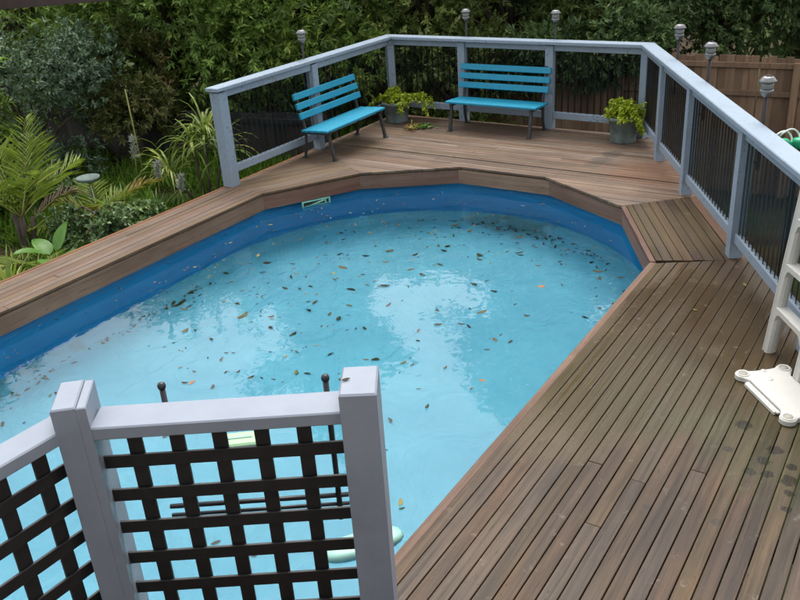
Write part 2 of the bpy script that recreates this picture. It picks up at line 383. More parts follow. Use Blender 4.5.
# ------------------------------------------------------------------ ground
xs = [-400, -120, -40, -20, -14] + [-12 + 0.4 * i for i in range(51)] + [10, 14, 20, 40, 120, 400]
ys = [-400, -100, -30, -10, -4] + [0.4 * i for i in range(46)] + [20, 24, 30, 50, 130, 400]
mb = MB(); nx = len(xs)
mb.add([(x, y, g_height(x, y)) for y in ys for x in xs], [(j * nx + i, j * nx + i + 1, (j + 1) * nx + i + 1, (j + 1) * nx + i) for j in range(len(ys) - 1) for i in range(nx - 1)], True)
tag(mb.build('ground', M['ground']), kind='structure')

# ------------------------------------------------------------------ deck of single boards
deck = thing('deck', 'weathered timber pool deck of narrow boards', 'deck'); del deck["category"]; tag(deck, kind='structure')
SCREWS = []
def zone_boards(poly, ang, pitch, mat, gap=0.0045, z=0.0, phase=0.0, maxlen=3.6, extra_gap=None, name='board'):
    d = Vector((math.cos(ang), math.sin(ang))); n_ = Vector((-d.y, d.x))
    uv = [(p.dot(d), p.dot(n_)) for p in poly]; N = len(uv)
    vmin = min(v for u, v in uv); vmax = max(v for u, v in uv)
    k = 0; v0 = vmin + phase; out = []
    while v0 < vmax - 0.012:
        a, b = max(v0, vmin) + gap / 2, min(v0 + pitch, vmax) - gap / 2
        v0 += pitch
        if b - a < 0.01: continue
        if extra_gap is not None and k == extra_gap: b -= 0.025
        k += 1
        mid = (a + b) / 2; hits = []
        for i in range(N):
            (u1, w1_), (u2, w2_) = uv[i], uv[(i + 1) % N]
            if (w1_ - mid) * (w2_ - mid) < 0:
                f = (mid - w1_) / (w2_ - w1_); sl = (u2 - u1) / (w2_ - w1_)
                hits.append((u1 + f * (u2 - u1), max(-2.2, min(2.2, sl))))
        hits.sort()
        for q in range(0, len(hits) - 1, 2):
            (ua, sa), (ub, sb) = hits[q], hits[q + 1]
            if ub - ua < 0.05: continue
            cuts = [ua]
            L = ub - ua
            if L > maxlen and rng.random() < 0.45:
                c_ = ua + rng.uniform(0.3, 0.7) * L; cuts.append(c_)
            cuts.append(ub)
            for w in range(len(cuts) - 1):
                s0 = sa if w == 0 else 0.0; s1 = sb if w == len(cuts) - 2 else 0.0
                e0 = cuts[w] + (0.0015 if w else 0); e1 = cuts[w + 1] - (0.0015 if w < len(cuts) - 2 else 0)
                um = (e0 + e1) / 2
                hw = (b - a) / 2
                x00 = e0 - hw * s0 - um; x01 = e0 + hw * s0 - um; x10 = e1 - hw * s1 - um; x11 = e1 + hw * s1 - um
                if x10 - x00 < 0.01: x10 = x00 + 0.01
                if x11 - x01 < 0.01: x11 = x01 + 0.01
                o2 = d * um + n_ * mid
                wz = rng.uniform(-0.0012, 0.0012)
                q_ = MB().prism([(x00, -hw), (x10, -hw), (x11, hw), (x01, hw)], -0.021, 0.0, 0.0018)
                um_ = math.ceil((d * e0).dot(d) / 0.45) * 0.45
                while um_ < e1 - 0.03:
                    for sv in (-0.30, 0.30):
                        if um_ > e0 + 0.03: w_p = d * (um_ + rng.uniform(-0.006, 0.006)) + n_ * (mid + sv * (b - a) + rng.uniform(-0.003, 0.003)); SCREWS.append((w_p.x, w_p.y, z + wz + 0.0006))
                    um_ += 0.45
                out.append(q_.build(name, mat, deck, (o2.x, o2.y, z + wz), ang))
    return out
SO = V12 - D * 0.6; LW = (A0 - V1).dot(-NRM)
OUT12 = A0 + D * ((SO - A0).dot(D))
INR = 0.014                                     # boards overhang the fascia a little
edge_w = 0.03
zone_boards([SO, V1, A0 + NRM * edge_w, OUT12 + NRM * edge_w], A56, 0.0715, M['strip'], maxlen=2.4)
zone_boards([V1, V2, B0 + NRM * edge_w, A0 + NRM * edge_w], R(25.5), 0.07, M['mid'])
zone_boards([V2, V3, V4, V5, H0, F0, C0, B0 + NRM * edge_w], R(-34.7), 0.07, M['far'], maxlen=2.5, extra_gap=11)
BW = 0.10                                       # pinkish border board along the right rail
zone_boards([V5 + Vector((0.045, 0.0)), V6 + Vector((0.05, 0.02)), I0 - Vector((BW, 0)), H0 - Vector((BW, 0))], math.atan2(V5.y - V6.y, V5.x - V6.x), 0.0715, M['right'])
zone_boards([H0 - Vector((BW, 0)), I0 - Vector((BW, 0)), I0, H0], math.atan2(H0.y - I0.y, H0.x - I0.x), 0.096, M['red'])
RE = I0 + RD * 5.6
cop = 0.05
P6 = V6 + NRM * cop; P7 = V7 - D * 0.02 + NRM * cop
nearpoly = [P6 + D * 0.0, V6 - D * 3.75 + NRM * cop, V8 + Vector((0.02, -0.05)), V9 + Vector((0, -0.05)), V9 + Vector((-0.3, -1.6)), RE, I0]
zone_boards(nearpoly, A56, 0.0735, M['near'], gap=0.0052, maxlen=3.0)
# reddish coping board along the right-hand pool edge
def coping(a, b, w, off=0.0):
    d = (b - a).normalized(); n_ = Vector((d.y, -d.x))
    q = MB().prism([(-(b - a).length / 2, -w), ((b - a).length / 2, -w), ((b - a).length / 2, 0), (-(b - a).length / 2, 0)], -0.021, 0.001, 0.003)
    c_ = (a + b) / 2
    return q.build('coping_board', M['red'], deck, (c_.x, c_.y, 0), math.atan2(d.y, d.x))
coping(V7, V6 - D * 0.002, 0.046) if False else None
q = MB().prism([(0, -0.046), (3.75, -0.046), (3.75, 0.0), (0, 0.0)], -0.021, 0.001, 0.003)
q.build('coping_board', M['red'], deck, (V7.x, V7.y, 0), A56)
dd = (V5 - V6); q = MB().prism([(0.0, -0.042), (dd.length, -0.042), (dd.length - 0.01, 0.0), (0.012, 0.0)], -0.021, 0.001, 0.003)
q.build('coping_board', M['red'], deck, (V6.x, V6.y, 0), math.atan2(dd.y, dd.x))
# orange outer edge board of the narrow strip and of the bench side
for a, b in ((OUT12, A0 + D * 1.3), (A0 + D * 1.303, C0)):
    L = (b - a).length
    q = MB().prism([(0, -edge_w + 0.003), (L, -edge_w + 0.003), (L, 0), (0, 0)], -0.09, 0.0025, 0.002)
    q.build('edge_board', M['edge'] if a is OUT12 else M['mid'], deck, (a.x, a.y, 0), A56)
q = MB()
for (x, y, z_) in SCREWS:
    q.add([(x + 0.0038 * math.cos(1.0472 * k), y + 0.0038 * math.sin(1.0472 * k), z_) for k in range(6)], [tuple(range(6))])
M['screw'] = plain('rusty_screw_head', (0.028, 0.018, 0.013), 0.6, 0.3, 30)
tag(q.build('screw_heads', M['screw'], deck), kind='stuff')
# fascia boards round the pool
for i in range(len(POOL)):
    a, b = POOL[i], POOL[(i + 1) % len(POOL)]
    d = (b - a); L = d.length; d.normalize()
    o_ = Vector((-d.y, d.x))                     # outward for this winding
    ctr = Vector((-0.7, 4.9))
    if ((a + b) / 2 - ctr).dot(o_) < 0: o_ = -o_
    q = MB(); q.beam((-L / 2 - 0.009, 0, -0.105), (L / 2 + 0.009 - 0.003, 0, -0.105), 0.02, 0.142, 0.002)
    c_ = (a + b) / 2 + o_ * 0.024
    q.build('fascia_board', M['fascia'], deck, (c_.x, c_.y, 0), math.atan2(d.y, d.x))
# skirting under the outside edges and the hidden bearers
for a, b, zz in ((OUT12, C0, -0.06), (C0, F0, -0.06), (F0, RE, -0.06)):
    d = (b - a).normalized(); n_ = Vector((-d.y, d.x)) * -0.05
    q = MB(); q.beam((a.x + n_.x, a.y + n_.y, -0.115), (b.x + n_.x, b.y + n_.y, -0.115), 0.04, 0.14)
    q.build('bearer', M['paling_dark'], deck)
for px_, py_ in ((-2.95, 6.15), (-1.6, 8.1), (-0.4, 10.0), (1.5, 9.8), (2.65, 8.7), (2.45, 6.2), (2.2, 3.4), (0.6, 1.6), (-1.4, 1.2)):
    q = MB(); q.box(px_, py_, -0.75, 0.1, 0.1, 1.45); q.build('stump', M['paling_dark'], deck)
for k in range(6):
    yy = 1.2 + k * 0.75
    q = MB(); q.beam((0.15 + max(0, (yy - 2.4) * 0.66), yy, -0.07), (2.15, yy, -0.07), 0.05, 0.09); q.build('joist', M['paling_dark'], deck)

# ------------------------------------------------------------------ pool shell, water
PC = (V1 + V6) / 2 - D * 0.5
def pool_outline(r, n=40):
    pts = []
    far_c = PC; near_c = PC - D * 2.75
    base = math.atan2(-NRM.y, -NRM.x)
    for i in range(n + 1):
        t_ = A56 + math.pi / 2 - math.pi * i / n
        e_ = Vector((math.cos(t_), math.sin(t_))) * r; pts.append(far_c + D * e_.dot(D) + NRM * (e_.dot(NRM) * 0.957))
    for i in range(n + 1):
        t_ = A56 - math.pi / 2 - math.pi * i / n
        e_ = Vector((math.cos(t_), math.sin(t_))) * r; pts.append(near_c + D * e_.dot(D) + NRM * (e_.dot(NRM) * 0.957))
    return pts
RW = 2.14
pool = thing('swimming_pool', 'oval blue vinyl lined pool sunk in the timber deck', 'pool')
rings = [(RW, -0.165), (RW, -0.7), (RW, FLOOR_Z + 0.10)]
mb = MB(); Pn = []; nn = len(pool_outline(RW))
for r_, z_ in rings: Pn += [(p.x, p.y, z_) for p in pool_outline(r_)]
mb.add(Pn, [(k * nn + (j + 1) % nn, k * nn + j, (k + 1) * nn + j, (k + 1) * nn + (j + 1) % nn) for k in range(len(rings) - 1) for j in range(nn)], True)
# outside skin so the wall has thickness
mb2 = [(p.x, p.y, z_) for z_ in (-0.165, FLOOR_Z - 0.04) for p in pool_outline(RW + 0.03)]
o_ = len(mb.v)
mb.add(mb2, [(j, (j + 1) % nn, nn + (j + 1) % nn, nn + j) for j in range(nn)], True)
mb.f += [(j, (j + 1) % nn, o_ + (j + 1) % nn, o_ + j) for j in range(nn)]; mb.smooth += [False] * nn
mb.build('wall_liner', M['wall'], pool)
mb = MB(); frings = [(RW + 0.002, FLOOR_Z + 0.115), (RW - 0.03, FLOOR_Z + 0.065), (RW - 0.09, FLOOR_Z + 0.022), (RW - 0.18, FLOOR_Z)]
for r_, z_ in frings: mb.v += [(p.x, p.y, z_) for p in pool_outline(r_)]
for k in range(3):
    for j in range(nn): mb.f.append((k * nn + (j + 1) % nn, k * nn + j, (k + 1) * nn + j, (k + 1) * nn + (j + 1) % nn)); mb.smooth.append(True)
mb.f.insert(0, tuple(range(4 * nn - 1, 3 * nn - 1, -1))); mb.smooth.insert(0, True); fl = mb.build('floor_liner', M['floor'], pool)
if fl.data.polygons[0].normal.z < 0: fl.data.flip_normals()
# welded seams of the liner: low raised strips
for (a, b) in (((0.75, 6.9), (-0.75, 4.7)), ((-0.6, 7.5), (-2.1, 5.3))):
    q = MB(); q.beam((a[0], a[1], FLOOR_Z - 0.0005), (b[0], b[1], FLOOR_Z - 0.0005), 0.02, 0.005, 0.002); q.build('seam', M['floor'], fl)
mb = MB(); wo_ = [(p.x, p.y, WATER_Z) for p in pool_outline(RW + 0.012)]
mb.add(wo_, [tuple(range(len(wo_) - 1, -1, -1))]); wt = mb.build('pool_water', M['water'])
if wt.data.polygons[0].normal.z < 0: wt.data.flip_normals()
tag(wt, kind='structure')
# skimmer face plate on the far-left wall
sk = (V1 + V2) / 2; c1 = sk + (V2 - V1).normalized() * 0.02 + (sk - PC).normalized() * 0.024
ang_s = math.atan2((V2 - V1).y, (V2 - V1).x)
skm = MB(); skm.box(0, 0, 0, 0.30, 0.016, 0.014); skm.box(0, 0, 0.075, 0.30, 0.016, 0.014); skm.box(-0.143, 0, 0.0375, 0.014, 0.016, 0.061); skm.box(0.143, 0, 0.0375, 0.014, 0.016, 0.061)
skm.box(0.10, 0, 0.0375, 0.012, 0.015, 0.061)
sp = skm.build('skimmer_plate', M['skimmer'], pool, (c1.x, c1.y, -0.262), ang_s)
q = MB(); q.box(0, 0.006, 0.0375, 0.272, 0.006, 0.060); q.build('skimmer_slot', M['black_tube'], sp)
q = MB(); q.beam((-0.12, -0.006, 0.016), (0.085, -0.006, 0.060), 0.008, 0.016); q.build('skimmer_flap', M['skimmer'], sp)

# ------------------------------------------------------------------ railing
rail = thing('deck_railing', 'pale blue grey railing with smoky ribbed panels around the far deck', 'railing')
POSTS = [(-1.58, 8.135), (-0.775, 9.321), (0.084, 10.685), (0.923, 10.149), (1.829, 9.503), (2.702, 8.867), (2.617, 8.009), (2.527, 6.976), (2.404, 5.57), (2.275, 4.15), (2.15, 2.75)]
segang = [A56, A56, None, R(-34.6), R(-34.6), None, R(-95), R(-95), R(-95), R(-95), R(-95)]
PT = []
for i, (x, y) in enumerate(POSTS):
    p = Vector((x, y)); l = p.length; p = p * ((l + 0.042) / l); PT.append(p)
PW = 0.092
for i, p in enumerate(PT):
    a = segang[i] if segang[i] is not None else (R(10) if i == 2 else R(-65))
    q = MB(); w_ = PW if i else 0.115
    q.box(0, 0, 0.455, w_, w_, 0.93, 0, 0.004); q.build('post', M['rail_paint'], rail, (p.x, p.y, 0), a)
CAPZ = 0.955
runs = [[0, 1, 2], [2, 3, 4, 5], [5, 6, 7, 8, 9, 10]]
def off_line(p, q_, r):
    d = (q_ - p).normalized(); n_ = Vector((-d.y, d.x)); return p + n_ * r, q_ + n_ * r
def isect(p, d, q_, e):
    den = d.x * e.y - d.y * e.x; t_ = ((q_ - p).x * e.y - (q_ - p).y * e.x) / den; return p + d * t_
corner = [PT[0], PT[2], PT[5], PT[10]]
CW = 0.075
for s in range(3):
    a, b = corner[s], corner[s + 1]; d = (b - a).normalized(); n_ = Vector((-d.y, d.x))
    def end(idx, sign):
        p = corner[idx]
        if 0 < idx < 3:
            dp = (corner[idx] - corner[idx - 1]).normalized(); dn = (corner[idx + 1] - corner[idx]).normalized()
            npv = Vector((-dp.y, dp.x)); nnv = Vector((-dn.y, dn.x))
            return isect(p + npv * sign, dp, p + nnv * sign, dn)
        ext = -0.085 if idx == 0 else 0.3
        return p + d * ext + n_ * sign
    L0, L1 = end(s, CW), end(s + 1, CW); R0, R1 = end(s, -CW), end(s + 1, -CW)
    g_ = 0.0012
    poly = [(R0 + d * g_), (R1 - d * g_), (L1 - d * g_), (L0 + d * g_)]
    c_ = (a + b) / 2; an = math.atan2(d.y, d.x); ca, sa_ = math.cos(-an), math.sin(-an)
    loc_poly = [((p - c_).x * ca - (p - c_).y * sa_, (p - c_).x * sa_ + (p - c_).y * ca) for p in poly]
    q = MB().prism(loc_poly, -0.017, 0.017, 0.006); q.build('cap_rail', M['rail_paint'], rail, (c_.x, c_.y, CAPZ), an)
for run in runs:
    for a_, b_ in zip(run[:-1], run[1:]):
        a, b = PT[a_], PT[b_]; d = (b - a); L = d.length; d.normalize(); an = math.atan2(d.y, d.x)
        c_ = (a + b) / 2; ln = L - PW - 0.004
        q = MB(); q.box(0, 0, 0, ln, 0.045, 0.075, 0, 0.004); q.build('top_rail', M['rail_paint'], rail, (c_.x, c_.y, 0.899), an)
        q = MB(); q.box(0, 0, 0, ln, 0.045, 0.075, 0, 0.004); q.build('bottom_rail', M['rail_paint'], rail, (c_.x, c_.y, 0.155), an)
        nW = max(2, round(ln / 0.074)); st = nW * 12
        Pv = []; Fv = []
        for i in range(st + 1):
            x = -ln / 2 + ln * i / st; y = 0.0115 * math.cos(2 * math.pi * nW * i / st)
            Pv += [(x, y, -0.334), (x, y, 0.334)]
        for i in range(st): Fv.append((2 * i, 2 * i + 2, 2 * i + 3, 2 * i + 1))
        q = MB().add(Pv, Fv, True); q.build('corrugated_panel', M['sheet'], rail, (c_.x, c_.y, 0.527), an)

# ------------------------------------------------------------------ solar lamps on the outer side of the posts
def make_lamp(label):
    r_ = thing('solar_lamp', label, 'lamp', group='solar lamps on the railing posts')
    q = MB(); q.tube([(0, 0, 0.0), (0, 0, 0.53)], 0.013, 10); q.build('stake', M['stake'], r_)
    q = MB(); q.lathe([(0.018, 0.50), (0.035, 0.525), (0.044, 0.535), (0.044, 0.548), (0.038, 0.552)], 18); q.build('collar', M['steel'], r_)
    q = MB(); q.lathe([(0.037, 0.552), (0.040, 0.565), (0.040, 0.605)], 18); q.build('lens', M['lamp_glass'], r_)
    q = MB(); q.lathe([(0.038, 0.603), (0.056, 0.601), (0.059, 0.608), (0.046, 0.618), (0.043, 0.626), (0.032, 0.635), (0.010, 0.640)], 20); cp = q.build('cap', M['steel'], r_)
    q = MB(); q.box(0, 0, 0.6415, 0.034, 0.034, 0.004); q.build('solar_cell', M['stake'], cp)
    for z_ in (0.06, 0.20):
        q = MB(); q.box(0, -0.022, z_, 0.034, 0.05, 0.018, 0, 0.002); q.build('bracket', M['stake'], r_)
    return r_
lamp_specs = [(1, 'solar lamp in front of the bushy tree, above the left bench'), (3, 'solar lamp above the left end of the far bench'), (4, 'solar lamp above the right end of the far bench'),
              (6, 'small solar lamp just past the far right railing corner'), (7, 'solar lamp in front of the brown paling fence top'), (8, 'largest and nearest solar lamp, standing before the brown fence boards')]
lp = make_lamp(lamp_specs[0][1])
for k, (pi_, lab) in enumerate(lamp_specs):
    o = lp if k == 0 else copy_tree(lp)
    o["label"] = lab
    p = PT[pi_]; a = segang[pi_]
    nrm = Vector((-math.sin(a), math.cos(a)))          # outward (left of travel) for these runs
    if pi_ >= 6: nrm = Vector((-math.sin(a), math.cos(a)))
    if nrm.dot(p - Vector((0.3, 6.5))) < 0: nrm = -nrm
    o.location = (p.x + nrm.x * 0.097, p.y + nrm.y * 0.097, 0.635)
    o.rotation_euler = (rng.uniform(-0.02, 0.02), rng.uniform(-0.02, 0.02), math.atan2(nrm.y, nrm.x) - math.pi / 2)

# ------------------------------------------------------------------ benches
def make_bench(label):
    b = thing('park_bench', label, 'bench', group='turquoise benches on the far deck')
    for k in range(4):
        y = -0.135 + k * 0.086
        q = MB(); q.box(0, 0, 0, 1.13, 0.081, 0.026, 0, 0.005); q.build('seat_slat', M['bench_paint'], b, (0, y, 0.322 - 0.004 * k))
    for k in range(3):
        q = MB(); q.box(0, 0, 0, 1.13, 0.024, 0.068, 0, 0.005)
        o = q.build('back_slat', M['bench_paint'], b, (0, 0.162 + 0.030 * k, 0.462 + 0.098 * k)); o.rotation_euler = (R(-14), 0, 0)
    for sx in (-0.50, 0.50):
        q = MB(); q.beam((sx, -0.195, 0.0), (sx, -0.135, 0.30), 0.035, 0.028, 0.003, (0, 1, 0)); lg = q.build('front_leg', M['iron'], b)
        q = MB(); q.box(sx, -0.200, 0.006, 0.045, 0.055, 0.012, 0, 0.002); q.build('foot', M['iron'], lg)
        q = MB(); q.tube([(sx, 0.20, 0.0), (sx, 0.165, 0.12), (sx, 0.155, 0.30), (sx, 0.185, 0.45), (sx, 0.248, 0.70)], 0.017, 6, smooth=False); lg = q.build('back_leg', M['iron'], b)
        q = MB(); q.box(sx, 0.203, 0.006, 0.045, 0.055, 0.012, 0, 0.002); q.build('foot', M['iron'], lg)
        q = MB(); q.beam((sx, -0.17, 0.292), (sx, 0.16, 0.282), 0.03, 0.028, 0.003); q.build('side_bar', M['iron'], b)
    return b
bA = make_bench('turquoise slatted bench at an angle along the left railing')
bA.location = (-0.475, 9.31, 0); bA.rotation_euler = (0, 0, R(57))
bB = copy_tree(bA); bB["label"] = 'turquoise slatted bench against the far railing, facing the pool'
bB.location = (1.236, 9.60, 0); bB.rotation_euler = (0, 0, R(-34.8))

# ------------------------------------------------------------------ foliage machinery
def leaf_mesh(name, pos, axis, nrm, ln, wd, tint, mat, fold=0.12, curl=0.0):
    """one 4-vertex folded leaf for each row; numpy arrays"""
    n = len(pos)
    axis = axis / np.linalg.norm(axis, axis=1, keepdims=True)
    side = np.cross(axis, nrm); side /= np.maximum(np.linalg.norm(side, axis=1, keepdims=True), 1e-6)
    upn = np.cross(side, axis)
    ln = np.broadcast_to(ln, (n,)).reshape(-1, 1); wd = np.broadcast_to(wd, (n,)).reshape(-1, 1)
    b = pos; tip = pos + axis * ln - upn * ln * curl
    mid = pos + axis * ln * 0.45
    lft = mid + side * wd * 0.5 + upn * wd * fold; rgt = mid - side * wd * 0.5 + upn * wd * fold
    V = np.stack([b, rgt, tip, lft], axis=1).reshape(-1, 3)
    base = (np.arange(n) * 4).reshape(-1, 1)
    T = np.concatenate([base + np.array([[0, 1, 2]]), base + np.array([[0, 2, 3]])], axis=1).reshape(-1, 3)
    me = bpy.data.meshes.new(name)
    me.vertices.add(len(V)); me.vertices.foreach_set("co", V.astype(np.float32).ravel())
    me.loops.add(T.size); me.loops.foreach_set("vertex_index", T.astype(np.int32).ravel())
    me.polygons.add(len(T)); me.polygons.foreach_set("loop_start", np.arange(0, T.size, 3, dtype=np.int32)); me.polygons.foreach_set("loop_total", np.full(len(T), 3, dtype=np.int32))
    me.update(calc_edges=True)
    at = me.attributes.new("tint", 'FLOAT', 'POINT'); at.data.foreach_set("value", np.repeat(np.clip(tint, 0, 1), 4).astype(np.float32))
    me.materials.append(mat)
    return me
def unit(a): return a / np.maximum(np.linalg.norm(a, axis=-1, keepdims=True), 1e-9)

def crown_arrays(c, rad, nl, spl, lps, ll, lw, g, droop=0.25, zmin=None, spread=0.62):
    """sprays of leaves gathered in lobes over an ellipsoid: uneven outline, light and dark clumps"""
    c = np.array(c); rad = np.array(rad)
    ld = unit(g.normal(size=(nl, 3))); ld[:, 2] *= 0.95
    lc = ld * (0.55 + 0.40 * g.random((nl, 1)))
    lr = 0.26 + 0.20 * g.random(nl)
    ltint = g.normal(0, 0.13, nl)
    sd_ = unit(g.normal(size=(nl, spl, 3))); sr = (0.35 + 0.65 * g.random((nl, spl, 1)) ** 0.5)
    sp_ = lc[:, None, :] + sd_ * sr * lr[:, None, None]
    outw = unit(sp_ * 0.8 + sd_ * 0.9 + g.normal(0, 0.25, sp_.shape)); outw[..., 2] += 0.15
    sp3 = (sp_ * rad + c).reshape(-1, 3); outw = unit(outw.reshape(-1, 3))
    st_ = np.repeat(ltint, spl) + g.normal(0, 0.10, nl * spl) + 0.16 * (sr.reshape(-1) - 0.7)
    if zmin is not None:
        k = sp3[:, 2] > zmin; sp3, outw, st_ = sp3[k], outw[k], st_[k]
    S = len(sp3)
    ax = unit(outw[:, None, :] * (0.35 + 0.55 * g.random((S, lps, 1))) + unit(g.normal(size=(S, lps, 3))) * spread)
    ax[..., 2] -= droop * g.random((S, lps))
    ax = unit(ax)
    ps = sp3[:, None, :] + outw[:, None, :] * (ll * 1.3 * (g.random((S, lps, 1)) - 0.75))
    nr = unit(outw[:, None, :] * 0.6 + np.array([0, 0, 0.8]) + g.normal(0, 0.35, (S, lps, 3)))
    tn = 0.45 + st_[:, None] + g.normal(0, 0.12, (S, lps))
    L_ = ll * (0.65 + 0.6 * g.random(S * lps)); W_ = lw * (0.7 + 0.5 * g.random(S * lps))
    return ps.reshape(-1, 3), ax.reshape(-1, 3), nr.reshape(-1, 3), L_, W_, tn.reshape(-1), lc * rad + c
def tree(name, label, cat, base, c, rad, mat, nl=26, spl=45, lps=12, ll=0.11, lw=0.032, seed=1, group=None, trunk_r=0.09, zmin=None, spread=0.62, droop=0.25, upper=None, flower=None):
    g = np.random.default_rng(seed)
    base = Vector(base); gz = g_height(base.x, base.y)
    root = thing(name, label, cat, (base.x, base.y, gz), 0, group)
    off = np.array([base.x, base.y, gz])
    A = crown_arrays(np.array(c) - off, rad, nl, spl, lps, ll, lw, g, droop, zmin - gz if zmin is not None else None, spread)
    me = leaf_mesh('crown', A[0], A[1], A[2], A[3], A[4], A[5], mat); cr = link('crown', me, None, root)
    q = MB(); tops = A[6]
    ct = Vector(np.array(c) - off)
    fork = Vector((0.1 * ct.x, 0.1 * ct.y, max(0.4, ct.z * 0.45)))
    q.tube([(0, 0, -0.15), (0.02, 0.01, fork.z * 0.5), tuple(fork)], [trunk_r * 1.25, trunk_r, trunk_r * 0.85], 9)
    q.build('trunk', M['bark'], root)
    q = MB()
    for i in range(min(9, len(tops))):
        e = Vector(tops[i]); md = fork.lerp(e, 0.5) + Vector((g.normal(0, 0.08), g.normal(0, 0.08), 0.10))
        q.tube([fork - Vector((0, 0, 0.05)), md, e], [trunk_r * 0.6, trunk_r * 0.36, trunk_r * 0.10], 6)
    if upper:
        # loose, half-bare upper branches that the water mirrors against the sky
        zt, spr, nb, nlf = upper; P_ = []; X_ = []
        for i in range(nb):
            a_ = g.random() * 6.283; rr_ = spr * (0.35 + 0.65 * g.random()); e = Vector((math.cos(a_) * rr_ + ct.x, math.sin(a_) * rr_ + ct.y, zt * (0.62 + 0.38 * g.random())))
            md = fork.lerp(e, 0.55) + Vector((g.normal(0, 0.2), g.normal(0, 0.2), 0.25))
            q.tube([fork, fork.lerp(md, 0.6), md, e], [trunk_r * 0.75, trunk_r * 0.55, trunk_r * 0.32, 0.012], 6)
            for w in range(5):
                s_ = md.lerp(e, g.random()); tw = s_ + Vector((g.normal(0, 0.45), g.normal(0, 0.45), abs(g.normal(0.3, 0.3))))
                q.tube([s_, s_.lerp(tw, 0.5) + Vector((0, 0, 0.05)), tw], [0.018, 0.012, 0.005], 5)
                for z_ in range(nlf):
                    b_ = s_.lerp(tw, 0.3 + 0.7 * g.random()); P_.append((b_.x + g.normal(0, 0.16), b_.y + g.normal(0, 0.16), b_.z + g.normal(0, 0.14)))
        P_ = np.array(P_); n_ = len(P_)
        X_ = unit(g.normal(size=(n_, 3)) + np.array([0, 0, -0.3]))
        me = leaf_mesh('upper_crown', P_, X_, unit(g.normal(size=(n_, 3)) + np.array([0, 0, 1.0])), 0.24 * (0.7 + 0.6 * g.random(n_)), 0.09, 0.4 + g.normal(0, 0.2, n_), mat)
        link('upper_crown', me, None, root)
    q.build('limb', M['bark'], root)
    return root

# ------------------------------------------------------------------ fences
def fence(name, label, a, b, top, mat, seed, rail_z=(0.17, 0.62), gapx=0.0006, posts=True):
    g = random.Random(seed)
    a = Vector(a); b = Vector(b); d = (b - a); L = d.length; d.normalize(); an = math.atan2(d.y, d.x)
    gz = min(g_height(*a), g_height(*b)) - 0.05
    f = thing(name, label, 'fence', (a.x, a.y, gz), an)
    H = top - gz; w = 0.105; n = int(L / w)
    mes = []
    for v in range(4):
        q = MB(); hh = H - 0.012 * v; q.box(0, 0, hh / 2, w - gapx * (1 + v % 2), 0.014, hh, 0, 0.002); me = q.mesh('paling'); me.materials.append(mat)
        # turn the grain so that it follows the board's length
        mes.append(me)
    for i in range(n):
        o = link('paling', mes[g.randrange(4)], None, f, (w * (i + 0.5), g.uniform(-0.003, 0.003), g.uniform(-0.012, 0.012)))
        o.rotation_euler = (g.uniform(-0.006, 0.006), g.uniform(-0.006, 0.006), 0)
    for dz in rail_z:
        q = MB(); q.beam((0, -0.032, H - dz), (L, -0.032, H - dz), 0.04, 0.07, 0.003); q.build('fence_rail', mat, f)
    if posts:
        for k in range(int(L / 2.3) + 1):
            q = MB(); q.box(0.5 + k * 2.3, -0.075, (H - 0.08) / 2, 0.085, 0.045, H - 0.08, 0, 0.003); q.build('fence_post', mat, f)
    return f
M['paling_v'] = None
def vertical_timber(name, dark, light, rvar):
    t = NT(name); oc = t.coord("Object"); rnd = t.rand()
    off = t.n("ShaderNodeCombineXYZ"); t.l(t.math('MULTIPLY', rnd, 37.0), off.inputs[0]); t.l(t.math('MULTIPLY', rnd, 91.0), off.inputs[2])
    va = t.n("ShaderNodeVectorMath", operation='ADD'); t.l(oc, va.inputs[0]); t.l(off.outputs[0], va.inputs[1])
    g = t.noise(t.mapping(va.outputs[0], (30, 30, 1.2)), 1.0, 6, 0.65, 0.5); g2 = t.noise(t.mapping(va.outputs[0], (6, 6, 1.5)), 1.0, 4, 0.6)
    c = t.ramp(t.math('ADD', t.math('MULTIPLY', g, 0.5), t.math('MULTIPLY', g2, 0.5)), ((0.32, dark), (0.68, light)))
    hv = t.n("ShaderNodeHueSaturation"); t.l(c, hv.inputs["Color"]); t.l(t.rangen(rnd, 0, 1, 1 - rvar, 1 + rvar), hv.inputs["Value"])
    t.set(Base_Color=hv.outputs[0], Roughness=0.8); t.bump(g, 0.4, 0.004); return t.mat
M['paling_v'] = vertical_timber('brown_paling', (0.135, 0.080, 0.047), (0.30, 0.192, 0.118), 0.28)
M['paling_vd'] = vertical_timber('blackish_paling', (0.022, 0.02, 0.018), (0.06, 0.05, 0.043), 0.4)  # much darker tone than the brown palings
fdir = Vector((math.cos(R(-31)), math.sin(R(-31))))
fR = Vector((5.39, 11.16))
fence('paling_fence', 'brown timber paling fence behind the solar lamps on the right', fR - fdir * 7.4, fR + fdir * 2.6, 0.30, M['paling_v'], 3, rail_z=(0.13, 0.50))
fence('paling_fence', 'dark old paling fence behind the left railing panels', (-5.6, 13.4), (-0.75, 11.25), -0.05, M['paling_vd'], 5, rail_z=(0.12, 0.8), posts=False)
fence('paling_fence', 'dark paling fence behind the far railing corner', (-0.72, 11.27), tuple(fR - fdir * 7.43), 0.22, M['paling_vd'], 6, rail_z=(0.12, 0.8), posts=False)

# ------------------------------------------------------------------ trees and shrubs
G_T = 'trees and tall shrubs behind the pool'
